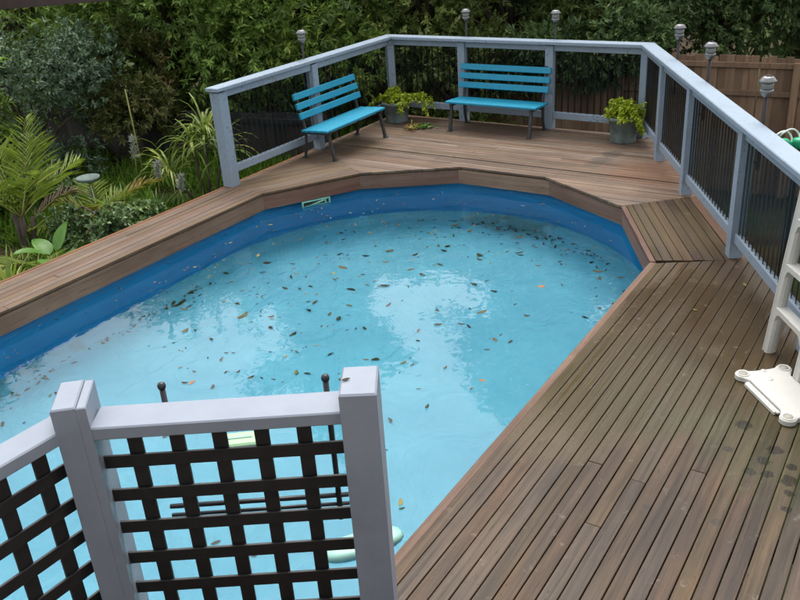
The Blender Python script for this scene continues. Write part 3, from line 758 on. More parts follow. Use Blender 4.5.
# left: bushy glossy tree in three tall masses, grey shrub, bronze shrub
tree('bushy_tree', 'glossy mid green bushy tree with long leaves, left of the railing', 'tree', (-3.3, 14.0), (-3.2, 13.2, 1.3), (1.9, 1.5, 2.2), M['leaf_lilly'], 36, 95, 13, 0.105, 0.030, 11, G_T, 0.11, zmin=-0.3, upper=(4.6, 1.0, 5, 110))
tree('bushy_tree', 'bright bushy tree right behind the left bench and railing', 'tree', (-1.2, 13.9), (-1.3, 13.3, 1.2), (1.6, 1.4, 2.1), M['leaf_lilly'], 34, 95, 13, 0.105, 0.030, 12, G_T, 0.10, zmin=-0.9, upper=(7.4, 1.2, 7, 140))
tree('bushy_tree', 'green leafy tree in the top left corner behind the grey shrub', 'tree', (-6.0, 15.0), (-6.0, 14.2, 1.2), (2.2, 1.6, 2.4), M['leaf_lilly'], 34, 85, 13, 0.105, 0.032, 13, G_T, 0.12, zmin=-0.6, upper=(4.2, 1.2, 4, 100))
tree('flecked_tree', 'olive flecked tree behind the far railing corner', 'tree', (0.6, 14.2), (0.6, 13.7, 1.1), (1.6, 1.3, 2.0), M['leaf_olive'], 32, 85, 13, 0.10, 0.032, 14, G_T, 0.09, zmin=-0.7, upper=(4.2, 1.0, 4, 100))
tree('flecked_tree', 'yellow flecked dense tree behind the far bench', 'tree', (2.2, 14.6), (2.1, 13.9, 1.1), (1.5, 1.3, 2.0), M['leaf_olive'], 32, 90, 13, 0.10, 0.032, 15, G_T, 0.09, zmin=-0.7, upper=(7.6, 1.3, 7, 130))
tree('evergreen_tree', 'dark evergreen tree beside the small solar lamp', 'tree', (3.7, 14.4), (3.6, 13.7, 1.2), (1.4, 1.2, 1.9), M['leaf_dark'], 32, 85, 13, 0.095, 0.036, 16, G_T, 0.09, zmin=0.0, upper=(7.6, 2.0, 10, 150))
tree('evergreen_tree', 'dark shadowy evergreen above the middle of the brown fence', 'tree', (5.6, 14.6), (5.5, 14.2, 1.6), (1.8, 1.3, 2.1), M['leaf_dark'], 32, 80, 12, 0.095, 0.036, 17, G_T, 0.11, zmin=-0.3, upper=(8.0, 2.2, 10, 150))
tree('evergreen_tree', 'gloomy tree with bare limbs in the top right corner', 'tree', (7.5, 13.4), (7.6, 13.4, 1.9), (1.8, 1.4, 2.2), M['leaf_dark'], 28, 65, 11, 0.10, 0.036, 18, G_T, 0.13, zmin=0.0, upper=(7.5, 2.2, 9, 130))
tree('backing_tree', 'dark tall tree far behind the bushy trees', 'tree', (-4.5, 17.5), (-4.4, 17.3, 1.6), (4.2, 1.6, 2.6), M['leaf_dark'], 60, 55, 10, 0.26, 0.095, 19, G_T, 0.2, zmin=-1.0, upper=(5.6, 2.4, 5, 90))
tree('backing_tree', 'dark tall tree far behind the flecked trees', 'tree', (1.8, 17.6), (1.7, 17.4, 1.5), (4.0, 1.6, 2.6), M['leaf_dark'], 60, 55, 10, 0.26, 0.095, 20, G_T, 0.2, zmin=-1.0, upper=(7.2, 2.4, 7, 110))
tree('backing_tree', 'dark tall tree far behind the brown fence', 'tree', (8.0, 16.8), (8.0, 16.6, 2.4), (4.2, 1.6, 3.3), M['leaf_dark'], 60, 55, 10, 0.26, 0.095, 21, G_T, 0.2, zmin=-1.0, upper=(7.2, 2.4, 7, 110))
tree('grey_shrub', 'large grey green small leaved shrub on the left', 'shrub', (-4.75, 11.35), (-4.75, 11.3, 0.35), (1.25, 1.0, 1.15), M['leaf_grey'], 30, 80, 13, 0.062, 0.026, 22, None, 0.06, zmin=-0.75, spread=0.8, droop=0.1)
tree('bronze_shrub', 'bronze tipped shrub beside the grey green shrub', 'shrub', (-3.6, 12.2), (-3.6, 12.15, 0.35), (0.75, 0.6, 0.85), M['leaf_brown'], 18, 50, 11, 0.085, 0.03, 23, None, 0.04, zmin=-0.5)
tree('low_shrub', 'low dark ground shrub beside the deck edge on the left', 'shrub', (-3.05, 8.55), (-3.05, 8.55, -0.50), (0.62, 0.50, 0.36), M['leaf_dark'], 16, 50, 11, 0.055, 0.034, 24, None, 0.03, zmin=-0.84, spread=0.9, droop=0.0)
tree('low_shrub', 'low dark green shrub behind the yellowing palm', 'shrub', (-4.5, 10.1), (-4.5, 10.1, -0.5), (0.6, 0.5, 0.36), M['leaf_dark'], 16, 50, 11, 0.06, 0.034, 25, None, 0.03, zmin=-0.84, spread=0.9, droop=0.0)

tree('overhanging_shrub', 'dark shrub spilling over the fence behind the right corner pot', 'shrub', (3.35, 13.0), (3.0, 12.35, 0.42), (1.15, 0.5, 0.62), M['leaf_dark'], 22, 60, 12, 0.09, 0.034, 27, None, 0.06)
tree('overhanging_shrub', 'olive shrub growing low behind the far bench and railing', 'shrub', (1.15, 12.95), (1.15, 12.9, -0.05), (1.15, 0.5, 0.95), M['leaf_olive'], 24, 60, 12, 0.09, 0.030, 28, None, 0.06, zmin=-1.3)
tree('sky_block_shrub', 'tall leafy green shrub at the left edge behind the tall palm, added to block sky reflection', 'shrub', (-5.35, 9.9), (-5.35, 9.9, 0.8), (0.8, 0.8, 1.75), M['leaf_lilly'], 26, 50, 12, 0.12, 0.034, 26, None, 0.06, zmin=-0.75)  # added mostly out of view to keep sky reflection off the left pool wall

# ------------------------------------------------------------------ palms and strappy plants
def frond(start, dirv, length, rise, droop, nleaf, lleaf, wleaf, g, hang=0.5):
    """pinnate frond: returns the rib points and leaf arrays"""
    d = np.array(dirv, float); d /= np.linalg.norm(d)
    pts = []
    for i in range(9):
        t_ = i / 8; pts.append(np.array(start) + d * length * t_ * (1 - 0.15 * t_) + np.array([0, 0, rise * t_ - droop * t_ ** 2.2]))
    pts = np.array(pts); P_ = []; A_ = []; N_ = []; L_ = []
    for i in range(nleaf):
        t_ = 0.16 + 0.84 * i / (nleaf - 1); k = min(7, int(t_ * 8)); f_ = t_ * 8 - k
        p = pts[k] * (1 - f_) + pts[min(8, k + 1)] * f_; tg = pts[min(8, k + 1)] - pts[k]; tg = tg / np.linalg.norm(tg)
        sd_ = np.cross(tg, [0, 0, 1]); sd_ /= max(np.linalg.norm(sd_), 1e-6)
        for s_ in (-1, 1):
            P_.append(p); A_.append(tg * 0.62 + sd_ * s_ * 0.85 + np.array([0, 0, 0.38 - hang * g.random()]) + g.normal(0, 0.05, 3)); N_.append(np.array([0, 0, 1.0]) + sd_ * s_ * -0.4)
            L_.append(lleaf * (math.sin(math.pi * min(1, 0.18 + 0.8 * t_)) * 0.8 + 0.25) * (0.9 + 0.2 * g.random()))
    return pts, np.array(P_), np.array(A_), np.array(N_), np.array(L_), wleaf
def palm(name, label, base, fronds, mats, seed, trunk=None, hang=0.35):
    g = np.random.default_rng(seed); gz = base[2]
    root = thing(name, label, 'palm', base)
    if trunk:
        for (tx, ty, tz, r0, r1) in trunk:
            q = MB(); q.tube([(tx * 0.4, ty * 0.4, -0.1), (tx * 0.7, ty * 0.7, tz * 0.5), (tx, ty, tz)], [r0, r0 * 0.8, r1], 8); q.build('stem', M['bark'], root)
    for (s_, dv, L, rise, dr, nl, ll, lw, mk) in fronds:
        pts, P_, A_, N_, L_, W_ = frond(s_, dv, L, rise, dr, nl, ll, lw, g, hang)
        me = leaf_mesh('frond', P_, A_, N_, L_, W_, 0.5 + g.normal(0, 0.2, len(P_)), mats[mk], 0.15, 0.10)
        fo_ = link('frond', me, None, root)
        q = MB(); q.tube([tuple(p) for p in pts], [0.011 - 0.0011 * i for i in range(9)], 5); q.build('rib', M['leaf_palm_rib'], fo_)
    return root
M['leaf_palm_rib'] = plain('palm_rib', (0.20, 0.22, 0.05), 0.5, 0.2, 20)
def ring(n, L, rise, dr, nl, ll, lw, s_, a0=0.0, g=random.Random(2), mk=0, jit=0.35):
    out = []
    for i in range(n):
        a = a0 + 2 * math.pi * i / n + g.uniform(-jit, jit)
        k = g.uniform(0.8, 1.15)
        out.append(((s_[0], s_[1], s_[2]), (math.cos(a), math.sin(a), 0), L * k, rise * g.uniform(0.75, 1.2), dr * g.uniform(0.8, 1.2), nl, ll, lw, mk))
    return out
pm = [M['leaf_palm'], M['leaf_orange'], M['leaf_brown_frond']]
# tall cane palm at the left edge of the picture
fr = ring(7, 0.75, 0.95, 0.30, 24, 0.40, 0.017, (0, 0, 0.45), 0.3)
fr += [((0, 0, 0.5), (0.25, -0.1, 0), 0.45, 1.15, 0.12, 26, 0.42, 0.017, 0), ((0, 0, 0.5), (-0.3, 0.2, 0), 0.5, 1.2, 0.15, 26, 0.42, 0.017, 0), ((0, 0, 0.3), (0.85, -0.35, 0), 0.80, 0.35, 0.35, 26, 0.36, 0.020, 0), ((0, 0, 0.3), (0.8, 0.5, 0), 0.8, 0.75, 0.45, 22, 0.22, 0.02, 2)]
palm('cane_palm', 'tall yellow green palm at the left edge of the garden', (-4.0, 8.75, -0.84), fr, pm, 31, trunk=((0, 0, 0.5, 0.05, 0.03), (0.10, 0.05, 0.45, 0.04, 0.025), (-0.1, 0.06, 0.5, 0.04, 0.025)))
fr = ring(6, 0.5, 0.52, 0.30, 20, 0.28, 0.016, (0, 0, 0.22), 0.9)
fr += [((0, 0, 0.25), (0.95, 0.25, 0), 0.85, 0.62, 0.30, 26, 0.24, 0.020, 1), ((0, 0, 0.22), (-0.9, -0.3, 0), 0.55, 0.55, 0.45, 22, 0.26, 0.020, 1), ((0, 0, 0.22), (0.5, -0.8, 0), 0.5, 0.6, 0.45, 22, 0.26, 0.020, 1)]
palm('small_palm', 'small palm with yellow orange fronds beside the bird bath', (-3.35, 9.25, -0.84), fr, pm, 32)
fr = ring(5, 0.55, 0.35, 0.35, 18, 0.26, 0.022, (0, 0, 0.15), 0.2)
palm('small_palm', 'young palm beneath the tall palm, by the deck edge', (-3.65, 8.05, -0.84), fr, pm, 33)

def strap_plant(name, label, cat, base, heads, nleaf, ll, lw, mat, seed, arch=0.9):
    """slender stems, each carrying a head of arching strap leaves made of joined segments"""
    g = np.random.default_rng(seed); root = thing(name, label, cat, base)
    for (hx, hy, hz) in heads:
        q = MB(); q.tube([(hx * 0.15, hy * 0.15, -0.1), (hx * 0.5, hy * 0.5, hz * 0.5), (hx, hy, hz)], [0.022, 0.018, 0.014], 7); q.build('stem', M['bark'], root)
        V = []; F = []; T = []
        for i in range(nleaf):
            a = g.random() * 6.283; el = R(g.uniform(5, 80)); L = ll * g.uniform(0.65, 1.15); w = lw * g.uniform(0.8, 1.2)
            d = np.array([math.cos(a) * math.cos(el), math.sin(a) * math.cos(el), math.sin(el)]); sd_ = np.array([-math.sin(a), math.cos(a), 0])
            p = np.array([hx, hy, hz + g.uniform(-0.06, 0.04)]); o_ = len(V); ns = 6; tt = 0.5 + g.normal(0, 0.22)
            for k in range(ns + 1):
                ww = w * (0.55 + 1.2 * (k / ns) * (1 - k / ns) * 2) * (1 - 0.9 * (k / ns) ** 4) * 0.5
                V += [tuple(p - sd_ * ww), tuple(p + sd_ * ww)]; T += [tt, tt]
                p = p + d * (L / ns); d = d + np.array([0, 0, -arch * 0.42 * (0.4 + k / ns)]); d /= np.linalg.norm(d)
            F += [(o_ + 2 * k, o_ + 2 * k + 1, o_ + 2 * k + 3, o_ + 2 * k + 2) for k in range(ns)]
        me = bpy.data.meshes.new('leaf_head'); me.from_pydata(V, [], F); at = me.attributes.new("tint", 'FLOAT', 'POINT'); at.data.foreach_set("value", np.clip(T, 0, 1).astype(np.float32))
        link('leaf_head', me, mat, root)
    return root
strap_plant('dracaena_plant', 'arching yellow green strap leaved plant beside the end railing post', 'plant', (-2.18, 9.65, -0.84), ((0.08, 0.05, 0.98), (0.28, -0.1, 0.80), (-0.38, 0.0, 0.58), (-0.10, 0.1, 0.82)), 46, 0.55, 0.024, M['leaf_palm'], 41, 1.25)
strap_plant('strap_plant', 'clump of grassy strap leaves before the arching plant', 'plant', (-2.85, 9.15, -0.84), ((0, 0, 0.10), (0.15, 0.15, 0.12), (-0.2, 0.1, 0.1)), 60, 0.55, 0.016, M['grass'], 42, 0.7)
strap_plant('strap_plant', 'low strap leaf clump at the bottom left of the garden', 'plant', (-3.62, 7.35, -0.84), ((0, 0, 0.15), (0.1, -0.25, 0.15)), 50, 0.62, 0.026, M['leaf_palm'], 43, 0.75)
# broad bright leaves by the deck edge
def broad_plant(label, base, specs, seed):
    g = np.random.default_rng(seed); root = thing('broad_leaf_plant', label, 'plant', base)
    for (a, L, W, el, h) in specs:
        d = np.array([math.cos(a) * math.cos(el), math.sin(a) * math.cos(el), math.sin(el)]); sd_ = np.array([-math.sin(a), math.cos(a), 0.0]); un = np.cross(d, sd_) * -1
        p = np.array([0.0, 0, 0]) + np.array([math.cos(a), math.sin(a), 0]) * 0.05 + np.array([0, 0, h]); V = []; F = []; T = []; ns = 8
        for k in range(ns + 1):
            t_ = k / ns; ww = W * 0.5 * (math.sin(math.pi * t_ ** 0.75) ** 0.8 if 0 < t_ < 1 else 0.02)
            for s_ in (-1, -0.5, 0, 0.5, 1):
                V.append(tuple(p + sd_ * ww * s_ + np.array([0, 0, 0.10 * W * abs(s_)]))); T.append(0.5 + 0.15 * (abs(s_) - 0.5) + g.normal(0, 0.08))
            p = p + d * L / ns; d = d + np.array([0, 0, -0.13]); d /= np.linalg.norm(d)
        F = [(k * 5 + j, k * 5 + j + 1, k * 5 + j + 6, k * 5 + j + 5) for k in range(ns) for j in range(4)]
        me = bpy.data.meshes.new('leaf'); me.from_pydata(V, [], F); me.polygons.foreach_set("use_smooth", [True] * len(F)); at = me.attributes.new("tint", 'FLOAT', 'POINT'); at.data.foreach_set("value", np.clip(T, 0, 1).astype(np.float32))
        lf = link('leaf', me, M['leaf_broad'], root)
        q = MB(); q.tube([(0, 0, 0), (math.cos(a) * 0.02, math.sin(a) * 0.02, h * 0.6), (math.cos(a) * 0.05, math.sin(a) * 0.05, h)], 0.007, 5); q.build('stalk', M['leaf_palm_rib'], lf)
broad_plant('bright green broad leaved plant at the deck edge on the left', (-3.28, 7.62, -0.84), ((R(-80), 0.34, 0.20, R(35), 0.40), (R(10), 0.30, 0.17, R(30), 0.38), (R(140), 0.30, 0.17, R(45), 0.42), (R(215), 0.32, 0.18, R(40), 0.45), (R(60), 0.32, 0.16, R(65), 0.45), (R(-30), 0.25, 0.15, R(10), 0.25)), 51)

# white flower plumes near the arching plant
def plume(label, x, y, h, seed, lean):
    g = np.random.default_rng(seed); gz = g_height(x, y); root = thing('flower_plume', label, 'plume', (x, y, gz))
    q = MB(); q.tube([(0, 0, -0.05), (lean * 0.4, 0, h * 0.6), (lean, 0, h)], [0.006, 0.005, 0.003], 5); q.build('stalk', M['leaf_palm_rib'], root)
    n = 300; t_ = g.random(n); P_ = np.stack([lean * (0.7 + 0.3 * t_) + g.normal(0, 0.010, n), g.normal(0, 0.010, n), h * (0.76 + 0.26 * t_)], 1)
    A_ = unit(g.normal(size=(n, 3)) * 0.8 + np.array([lean, 0, 0.7]))
    link('tuft', leaf_mesh('tuft', P_, A_, unit(g.normal(size=(n, 3))), 0.05 * (0.5 + g.random(n)), 0.008, g.random(n), M['plume']), None, root)
plume('white fluffy plume low against the lawn, lowest of three', -2.42, 9.0, 0.62, 61, 0.14)
plume('white fluffy plume in the middle of three, above the lawn', -2.62, 9.2, 0.74, 62, 0.05)
plume('tallest white fluffy plume, leftmost of three', -2.98, 9.7, 0.92, 63, 0.04)
# bird bath
bb = thing('bird_bath', 'pale stone bird bath in front of the grey green shrub', 'bird bath', (-3.60, 9.85, g_height(-3.60, 9.85)))
q = MB(); q.lathe([(0.09, -0.03), (0.09, 0.04), (0.05, 0.07), (0.04, 0.30), (0.05, 0.40)], 20); q.build('pedestal', M['stone'], bb)
q = MB(); q.lathe([(0.05, 0.40), (0.09, 0.42), (0.135, 0.475), (0.14, 0.50), (0.125, 0.50), (0.10, 0.475), (0.03, 0.46)], 26); q.build('bowl', M['stone'], bb)
# bamboo garden stake
q = MB(); q.tube([(0, 0, -0.1), (-0.03, 0, 1.35)], 0.010, 6); o = q.build('garden_stake', M['leaf_palm_rib'], None, (-3.18, 10.7, g_height(-3.18, 10.7))); tag(o, 'thin pale garden stake standing in the dark gap between shrubs', 'stake')

# ------------------------------------------------------------------ grass (uncountable)
g = np.random.default_rng(71); n = 70000
s_ = g.uniform(0.0, 5.5, n); u_ = g.uniform(-4.0, 5.5, n)
X = A0.x - NRM.x * s_ + D.x * u_; Y = A0.y - NRM.y * s_ + D.y * u_
dens = np.sin(X * 2.1 + 1) * np.sin(Y * 1.7) + 0.35 * np.sin(X * 5 + Y * 3)
keep = (dens + g.normal(0, 0.35, n) > -0.35) & (Y < 13.2) & ((X > -4.3) | (g.random(n) < 0.5)); X, Y = X[keep], Y[keep]; n = len(X)
Z = np.array([g_height(x, y) for x, y in zip(X, Y)]) - 0.01
A_ = unit(np.stack([g.normal(0, 0.45, n), g.normal(0, 0.45, n), np.ones(n)], 1))
me = leaf_mesh('grass', np.stack([X, Y, Z], 1), A_, unit(g.normal(size=(n, 3))), g.uniform(0.12, 0.34, n), g.uniform(0.010, 0.020, n), 0.5 + g.normal(0, 0.22, n), M['grass'], 0.1, 0.25)
o = link('grass', me, None); tag(o, 'lush green grass and ground cover on the left of the deck', 'grass', kind='stuff')

# ------------------------------------------------------------------ potted plants
def potted(label, loc, r0, r1, h, seed, sprays, spread, trail):
    g = np.random.default_rng(seed); root = thing('potted_plant', label, 'plant pot', loc, group='potted plants on the far deck')
    q = MB(); q.lathe([(r0 * 0.96, 0.0), (r0, 0.012), (r0 * 0.97, 0.03), (r1, h * 0.86), (r1 * 1.07, h * 0.87), (r1 * 1.07, h), (r1 * 0.94, h), (r1 * 0.92, h - 0.03)], 28); q.build('pot', M['pot'], root)
    q = MB(); q.lathe([(r1 * 0.92, h - 0.05), (r1 * 0.90, h - 0.025), (0.01, h - 0.015)], 24); q.build('soil', M['soil'], root)
    P_ = []; A_ = []
    for i in range(sprays):
        a = g.random() * 6.283; el = R(g.uniform(15, 85)); L = spread * g.uniform(0.5, 1.1)
        tr_ = (i < len(trail))
        if tr_: a, L, el = trail[i]
        d = np.array([math.cos(a) * math.cos(el), math.sin(a) * math.cos(el), math.sin(el)]); p = np.array([math.cos(a) * r1 * 0.45 * g.random(), math.sin(a) * r1 * 0.45 * g.random(), h - 0.02])
        if tr_: p = np.array([math.cos(a) * r1 * 0.9, math.sin(a) * r1 * 0.9, h + 0.01])
        for k in range(22):
            p = p + d * L / 22; d = d + np.array([0, 0, -(0.10 if tr_ else 0.045)]); d /= np.linalg.norm(d)
            if math.hypot(p[0], p[1]) < r1 * 1.12 and p[2] < h: p[2] = h + 0.005
            for w in range(3): P_.append(p + g.normal(0, 0.012, 3)); A_.append(d * 0.4 + unit(g.normal(size=3)) * 0.9)
    P_ = np.array(P_); n = len(P_)
    link('foliage', leaf_mesh('foliage', P_, np.array(A_), unit(g.normal(size=(n, 3)) * 0.6 + np.array([0, 0, 1.0])), 0.042 * (0.6 + 0.7 * g.random(n)), 0.025, 0.5 + g.normal(0, 0.22, n), M['leaf_lime'], 0.15, 0.2), None, root)
potted('spreading lime fern in a dark green pot between the benches', (0.115, 10.36, 0), 0.135, 0.165, 0.25, 81, 30, 0.17, [(R(-20), 0.30, R(45)), (R(-10), 0.34, R(50)), (R(-30), 0.36, R(25)), (R(160), 0.22, R(30)), (R(-80), 0.14, R(0)), (R(-15), 0.38, R(40))])
potted('round bushy lime plant in a grey pot by the right corner', (2.475, 8.80, 0), 0.135, 0.16, 0.27, 82, 60, 0.165, [(R(-70), 0.24, R(5)), (R(-60), 0.20, R(0))])
# fallen cutting on the deck in front of the fern
g = np.random.default_rng(83); n = 46
ct = thing('fallen_cutting', 'withered leafy cutting lying on the deck before the fern pot', 'cutting', (0.29, 9.93, 0.0))
P_ = np.stack([g.normal(0, 0.055, n), g.normal(0, 0.05, n), g.uniform(0.006, 0.04, n)], 1); A_ = unit(np.stack([g.normal(0, 1, n), g.normal(0, 1, n), g.uniform(0, 0.5, n)], 1))
link('pale_leaf', leaf_mesh('pale_leaf', P_, A_, unit(g.normal(size=(n, 3)) * 0.4 + np.array([0, 0, 1.0])), 0.07 * (0.6 + 0.7 * g.random(n)), 0.026, g.random(n), M['leaf_orange'], 0.15, 0.1), None, ct)
P_ = np.stack([0.12 + g.normal(0, 0.05, n), 0.01 + g.normal(0, 0.035, n), g.uniform(0.006, 0.035, n)], 1)
link('green_leaf', leaf_mesh('green_leaf', P_, A_, unit(g.normal(size=(n, 3)) * 0.4 + np.array([0, 0, 1.0])), 0.065, 0.028, g.random(n), M['leaf_broad'], 0.15, 0.1), None, ct)
q = MB(); q.tube([(-0.03, 0, 0.01), (-0.012, 0.0, 0.05), (-0.005, 0.01, 0.11)], [0.008, 0.007, 0.005], 6); q.build('stalk', M['leaf_palm_rib'], ct)

# ------------------------------------------------------------------ lattice screen in the foreground
scr = thing('lattice_screen', 'black lattice screen with thick pale grey posts in the foreground', 'screen')
ZT = 1.35
pr = Vector((-0.122, 1.930)); plf = Vector((-0.886, 1.958))
aL = R(8.0)
q = MB(); q.box(0, 0, ZT / 2, 0.098, 0.148, ZT, 0, 0.005); q.build('post', M['post_paint'], scr, (pr.x, pr.y, 0), R(-2.5))
q = MB(); q.box(-0.0125, 0, ZT / 2, 0.063, 0.150, ZT, 0, 0.004); q.build('post', M['post_paint'], scr, (plf.x, plf.y, 0), aL)
q = MB(); q.box(0.0322, 0, ZT / 2 - 0.002, 0.0255, 0.150, ZT - 0.004, 0, 0.003); q.build('post_cover', M['post_paint'], scr, (plf.x, plf.y, 0), aL)
def panel(a, b, ztop, wid, n_, upright_pitch, slat=0.040, zlow=0.06, first=0.4, zfirst=0.13):
    a = Vector(a); b = Vector(b); d = b - a; L = d.length; d.normalize(); an = math.atan2(d.y, d.x); c_ = (a + b) / 2
    q = MB(); q.box(0, 0, 0, L, wid, 0.040, 0, 0.004); q.build('top_rail', M['post_paint'], scr, (c_.x, c_.y, ztop - 0.02), an)
    q = MB(); q.box(0, 0, 0, L, 0.06, 0.040, 0, 0.004); q.build('bottom_rail', M['post_paint'], scr, (c_.x, c_.y, zlow), an)
    nn_ = Vector((-d.y, d.x))
    h = ztop - 0.042 - (zlow + 0.022); x = first * upright_pitch
    while x < L - 0.035:
        q = MB(); q.box(0, 0, 0, slat, 0.009, h, 0, 0.001); p = a + d * x + nn_ * 0.0055
        q.build('upright_slat', M['lattice'], scr, (p.x, p.y, zlow + 0.021 + h / 2), an); x += upright_pitch
    z_ = ztop - zfirst
    while z_ > zlow + 0.05:
        q = MB(); q.box(0, 0, 0, L - 0.002, 0.009, slat, 0, 0.001); p = c_ - nn_ * 0.0055
        q.build('cross_slat', M['lattice'], scr, (p.x, p.y, z_), an); z_ -= 0.113
e1 = plf + Vector((math.cos(aL), math.sin(aL))) * 0.047; e2 = pr + Vector((-0.0505, 0.002))
panel((e1.x, 1.948), (e2.x, 1.944), 1.28, 0.112, 1, 0.1155, first=0.80, zfirst=0.143)
dl = (Vector((-1.065, 1.795)) - Vector((-0.955, 1.945))).normalized()
st_ = plf + Vector((-0.040, -0.012)); panel((st_ + dl * 0.75), st_, 1.28, 0.095, 1, 0.1155, first=0.74, zfirst=0.143)
pe = st_ + dl * 0.80
q = MB(); q.box(0, 0, ZT / 2, 0.098, 0.148, ZT, 0, 0.005); q.build('post', M['post_paint'], scr, (pe.x, pe.y, 0), math.atan2(dl.y, dl.x))

# black tubular ladder frame hung on the pool side of the screen
lad = thing('tube_ladder', 'black tubular ladder top with round knobs behind the lattice screen', 'ladder')
YB = 2.075
lpl = [(-0.685, 1.275), (-0.225, 1.265)]
for x, zt in lpl:
    q = MB(); q.tube([(x, YB, 0.800), (x, YB, zt)], 0.0085, 10); pl_ = q.build('upright_tube', M['black_tube'], lad)
    q = MB(); q.lathe([(0.006, -0.010), (0.0105, -0.005), (0.0125, 0.003), (0.010, 0.011), (0.004, 0.015)], 14, (x, YB, zt + 0.010)); q.build('knob', M['black_tube'], pl_)
    q = MB(); q.lathe([(0.011, -0.018), (0.0125, 0.0), (0.009, 0.012)], 12, (x, YB, 0.800)); q.build('end_cap', M['black_tube'], pl_)
    q = MB(); q.tube([(x, YB, 1.20), (x, 2.02, 1.235), (x, 1.99, 1.262)], 0.0065, 8); q.build('hook', M['black_tube'], pl_)
for z_ in (0.835, 0.868):
    q = MB(); q.tube([(lpl[0][0] - 0.05, YB, z_), (lpl[1][0] + 0.03, YB, z_)], 0.0075 if z_ > 0.85 else 0.006, 8); q.build('rung', M['black_tube'], lad)

# ------------------------------------------------------------------ white plastic pool ladder leaning on the right rail
wl = thing('pool_ladder', 'white plastic pool ladder leaning on the right railing', 'ladder')
def lerp3(a, b, t_): return tuple(a[i] + (b[i] - a[i]) * t_ for i in range(3))
f1, t1 = (2.098, 4.235, 0.0), (2.215, 4.245, 1.25); f2, t2 = (2.098, 3.86, 0.0), (2.215, 3.87, 1.25)
for f_, t_ in ((f1, t1), (f2, t2)):
    q = MB(); sgn = 1
    pts = [lerp3(f_, t_, k / 10) for k in range(11)]
    # D-shaped stile with two moulded flutes
    prof = [(-0.030, -0.026), (-0.012, -0.034), (-0.008, -0.028), (0.004, -0.028), (0.008, -0.034), (0.024, -0.028), (0.034, -0.010), (0.034, 0.010), (0.024, 0.028), (-0.024, 0.028), (-0.034, 0.010), (-0.036, -0.010)]
    Pv = [(p[0] + y, p[1] + x, p[2]) for p in pts for x, y in prof]; k_ = len(prof)
    Fv = [(i * k_ + j, (i + 1) * k_ + j, (i + 1) * k_ + (j + 1) % k_, i * k_ + (j + 1) % k_) for i in range(10) for j in range(k_)] + [tuple(range(k_)), tuple(range(10 * k_ + k_ - 1, 10 * k_ - 1, -1))]
    q.add(Pv, Fv); q.build('stile', M['white_plastic'], wl)
for hz in (0.29, 0.55, 0.81, 1.07):
    a = lerp3(f1, t1, hz / 1.25); b = lerp3(f2, t2, hz / 1.25)
    # tread with haunched undersides running into the stiles
    n_ = 14; top = []; bot = []
    for k in range(n_ + 1):
        u = k / n_; y = a[1] - 0.031 + (b[1] + 0.031 - a[1] + 0.031) * u
        e = min(u, 1 - u) * (abs(b[1] - a[1]) - 0.06); r_ = 0.055
        dp = 0.030 + (0.055 - math.sqrt(max(0, r_ ** 2 - (r_ - e) ** 2)) if e < r_ else 0.0)
        top.append((y, a[2])); bot.append((y, a[2] - dp))
    Pv = []
    for xo in (-0.036, 0.030):
        Pv += [(a[0] + xo, y, z) for y, z in top] + [(a[0] + xo, y, z) for y, z in bot]
    m_ = 2 * (n_ + 1); Fv = []
    for k in range(n_):
        Fv += [(k, k + 1, n_ + 2 + k, n_ + 1 + k), (m_ + k + 1, m_ + k, m_ + n_ + 1 + k, m_ + n_ + 2 + k), (k + 1, k, m_ + k, m_ + k + 1), (n_ + 1 + k, n_ + 2 + k, m_ + n_ + 2 + k, m_ + n_ + 1 + k)]
    q = MB().add(Pv, Fv); q.build('tread', M['white_plastic'], wl)
# loose platform lying on the deck
pf = thing('ladder_platform', 'white plastic ladder platform with corner holes lying flat on the deck', 'platform', (1.835, 3.952, 0.0), R(17))
dv = Vector((1.90, 3.515)) - Vector((1.848, 3.955)); pf.rotation_euler = (0, 0, math.atan2(dv.y, dv.x))
# local x runs from lobe 1 to lobe 3 (length), local y towards the railing side
Lp, Wp = 0.44, 0.235
outline = []
def arc(cx, cy, r, a0, a1, n=12): return [(cx + r * math.cos(R(a0 + (a1 - a0) * k / n)), cy + r * math.sin(R(a0 + (a1 - a0) * k / n))) for k in range(n + 1)]
lob = [(0.0, 0.0), (Lp, 0.0), (Lp, Wp), (0.0, Wp)]
outline += arc(0, 0, 0.045, 60, 315) if False else []
pol = arc(0.0, 0.0, 0.042, 120, 330) + [(0.075, 0.004), (Lp - 0.075, 0.004)] + arc(Lp, 0.0, 0.042, 210, 420) + [(Lp + 0.014, 0.07), (Lp + 0.014, Wp - 0.07)] + arc(Lp, Wp, 0.042, -60, 150) + [(Lp - 0.075, Wp - 0.004), (0.075, Wp - 0.004)] + arc(0.0, Wp, 0.042, 30, 240) + [(-0.014, Wp - 0.07), (-0.014, 0.07)]
q = MB().prism(pol, 0.004, 0.032, 0.004); q.build('plate', M['white_plastic'], pf)
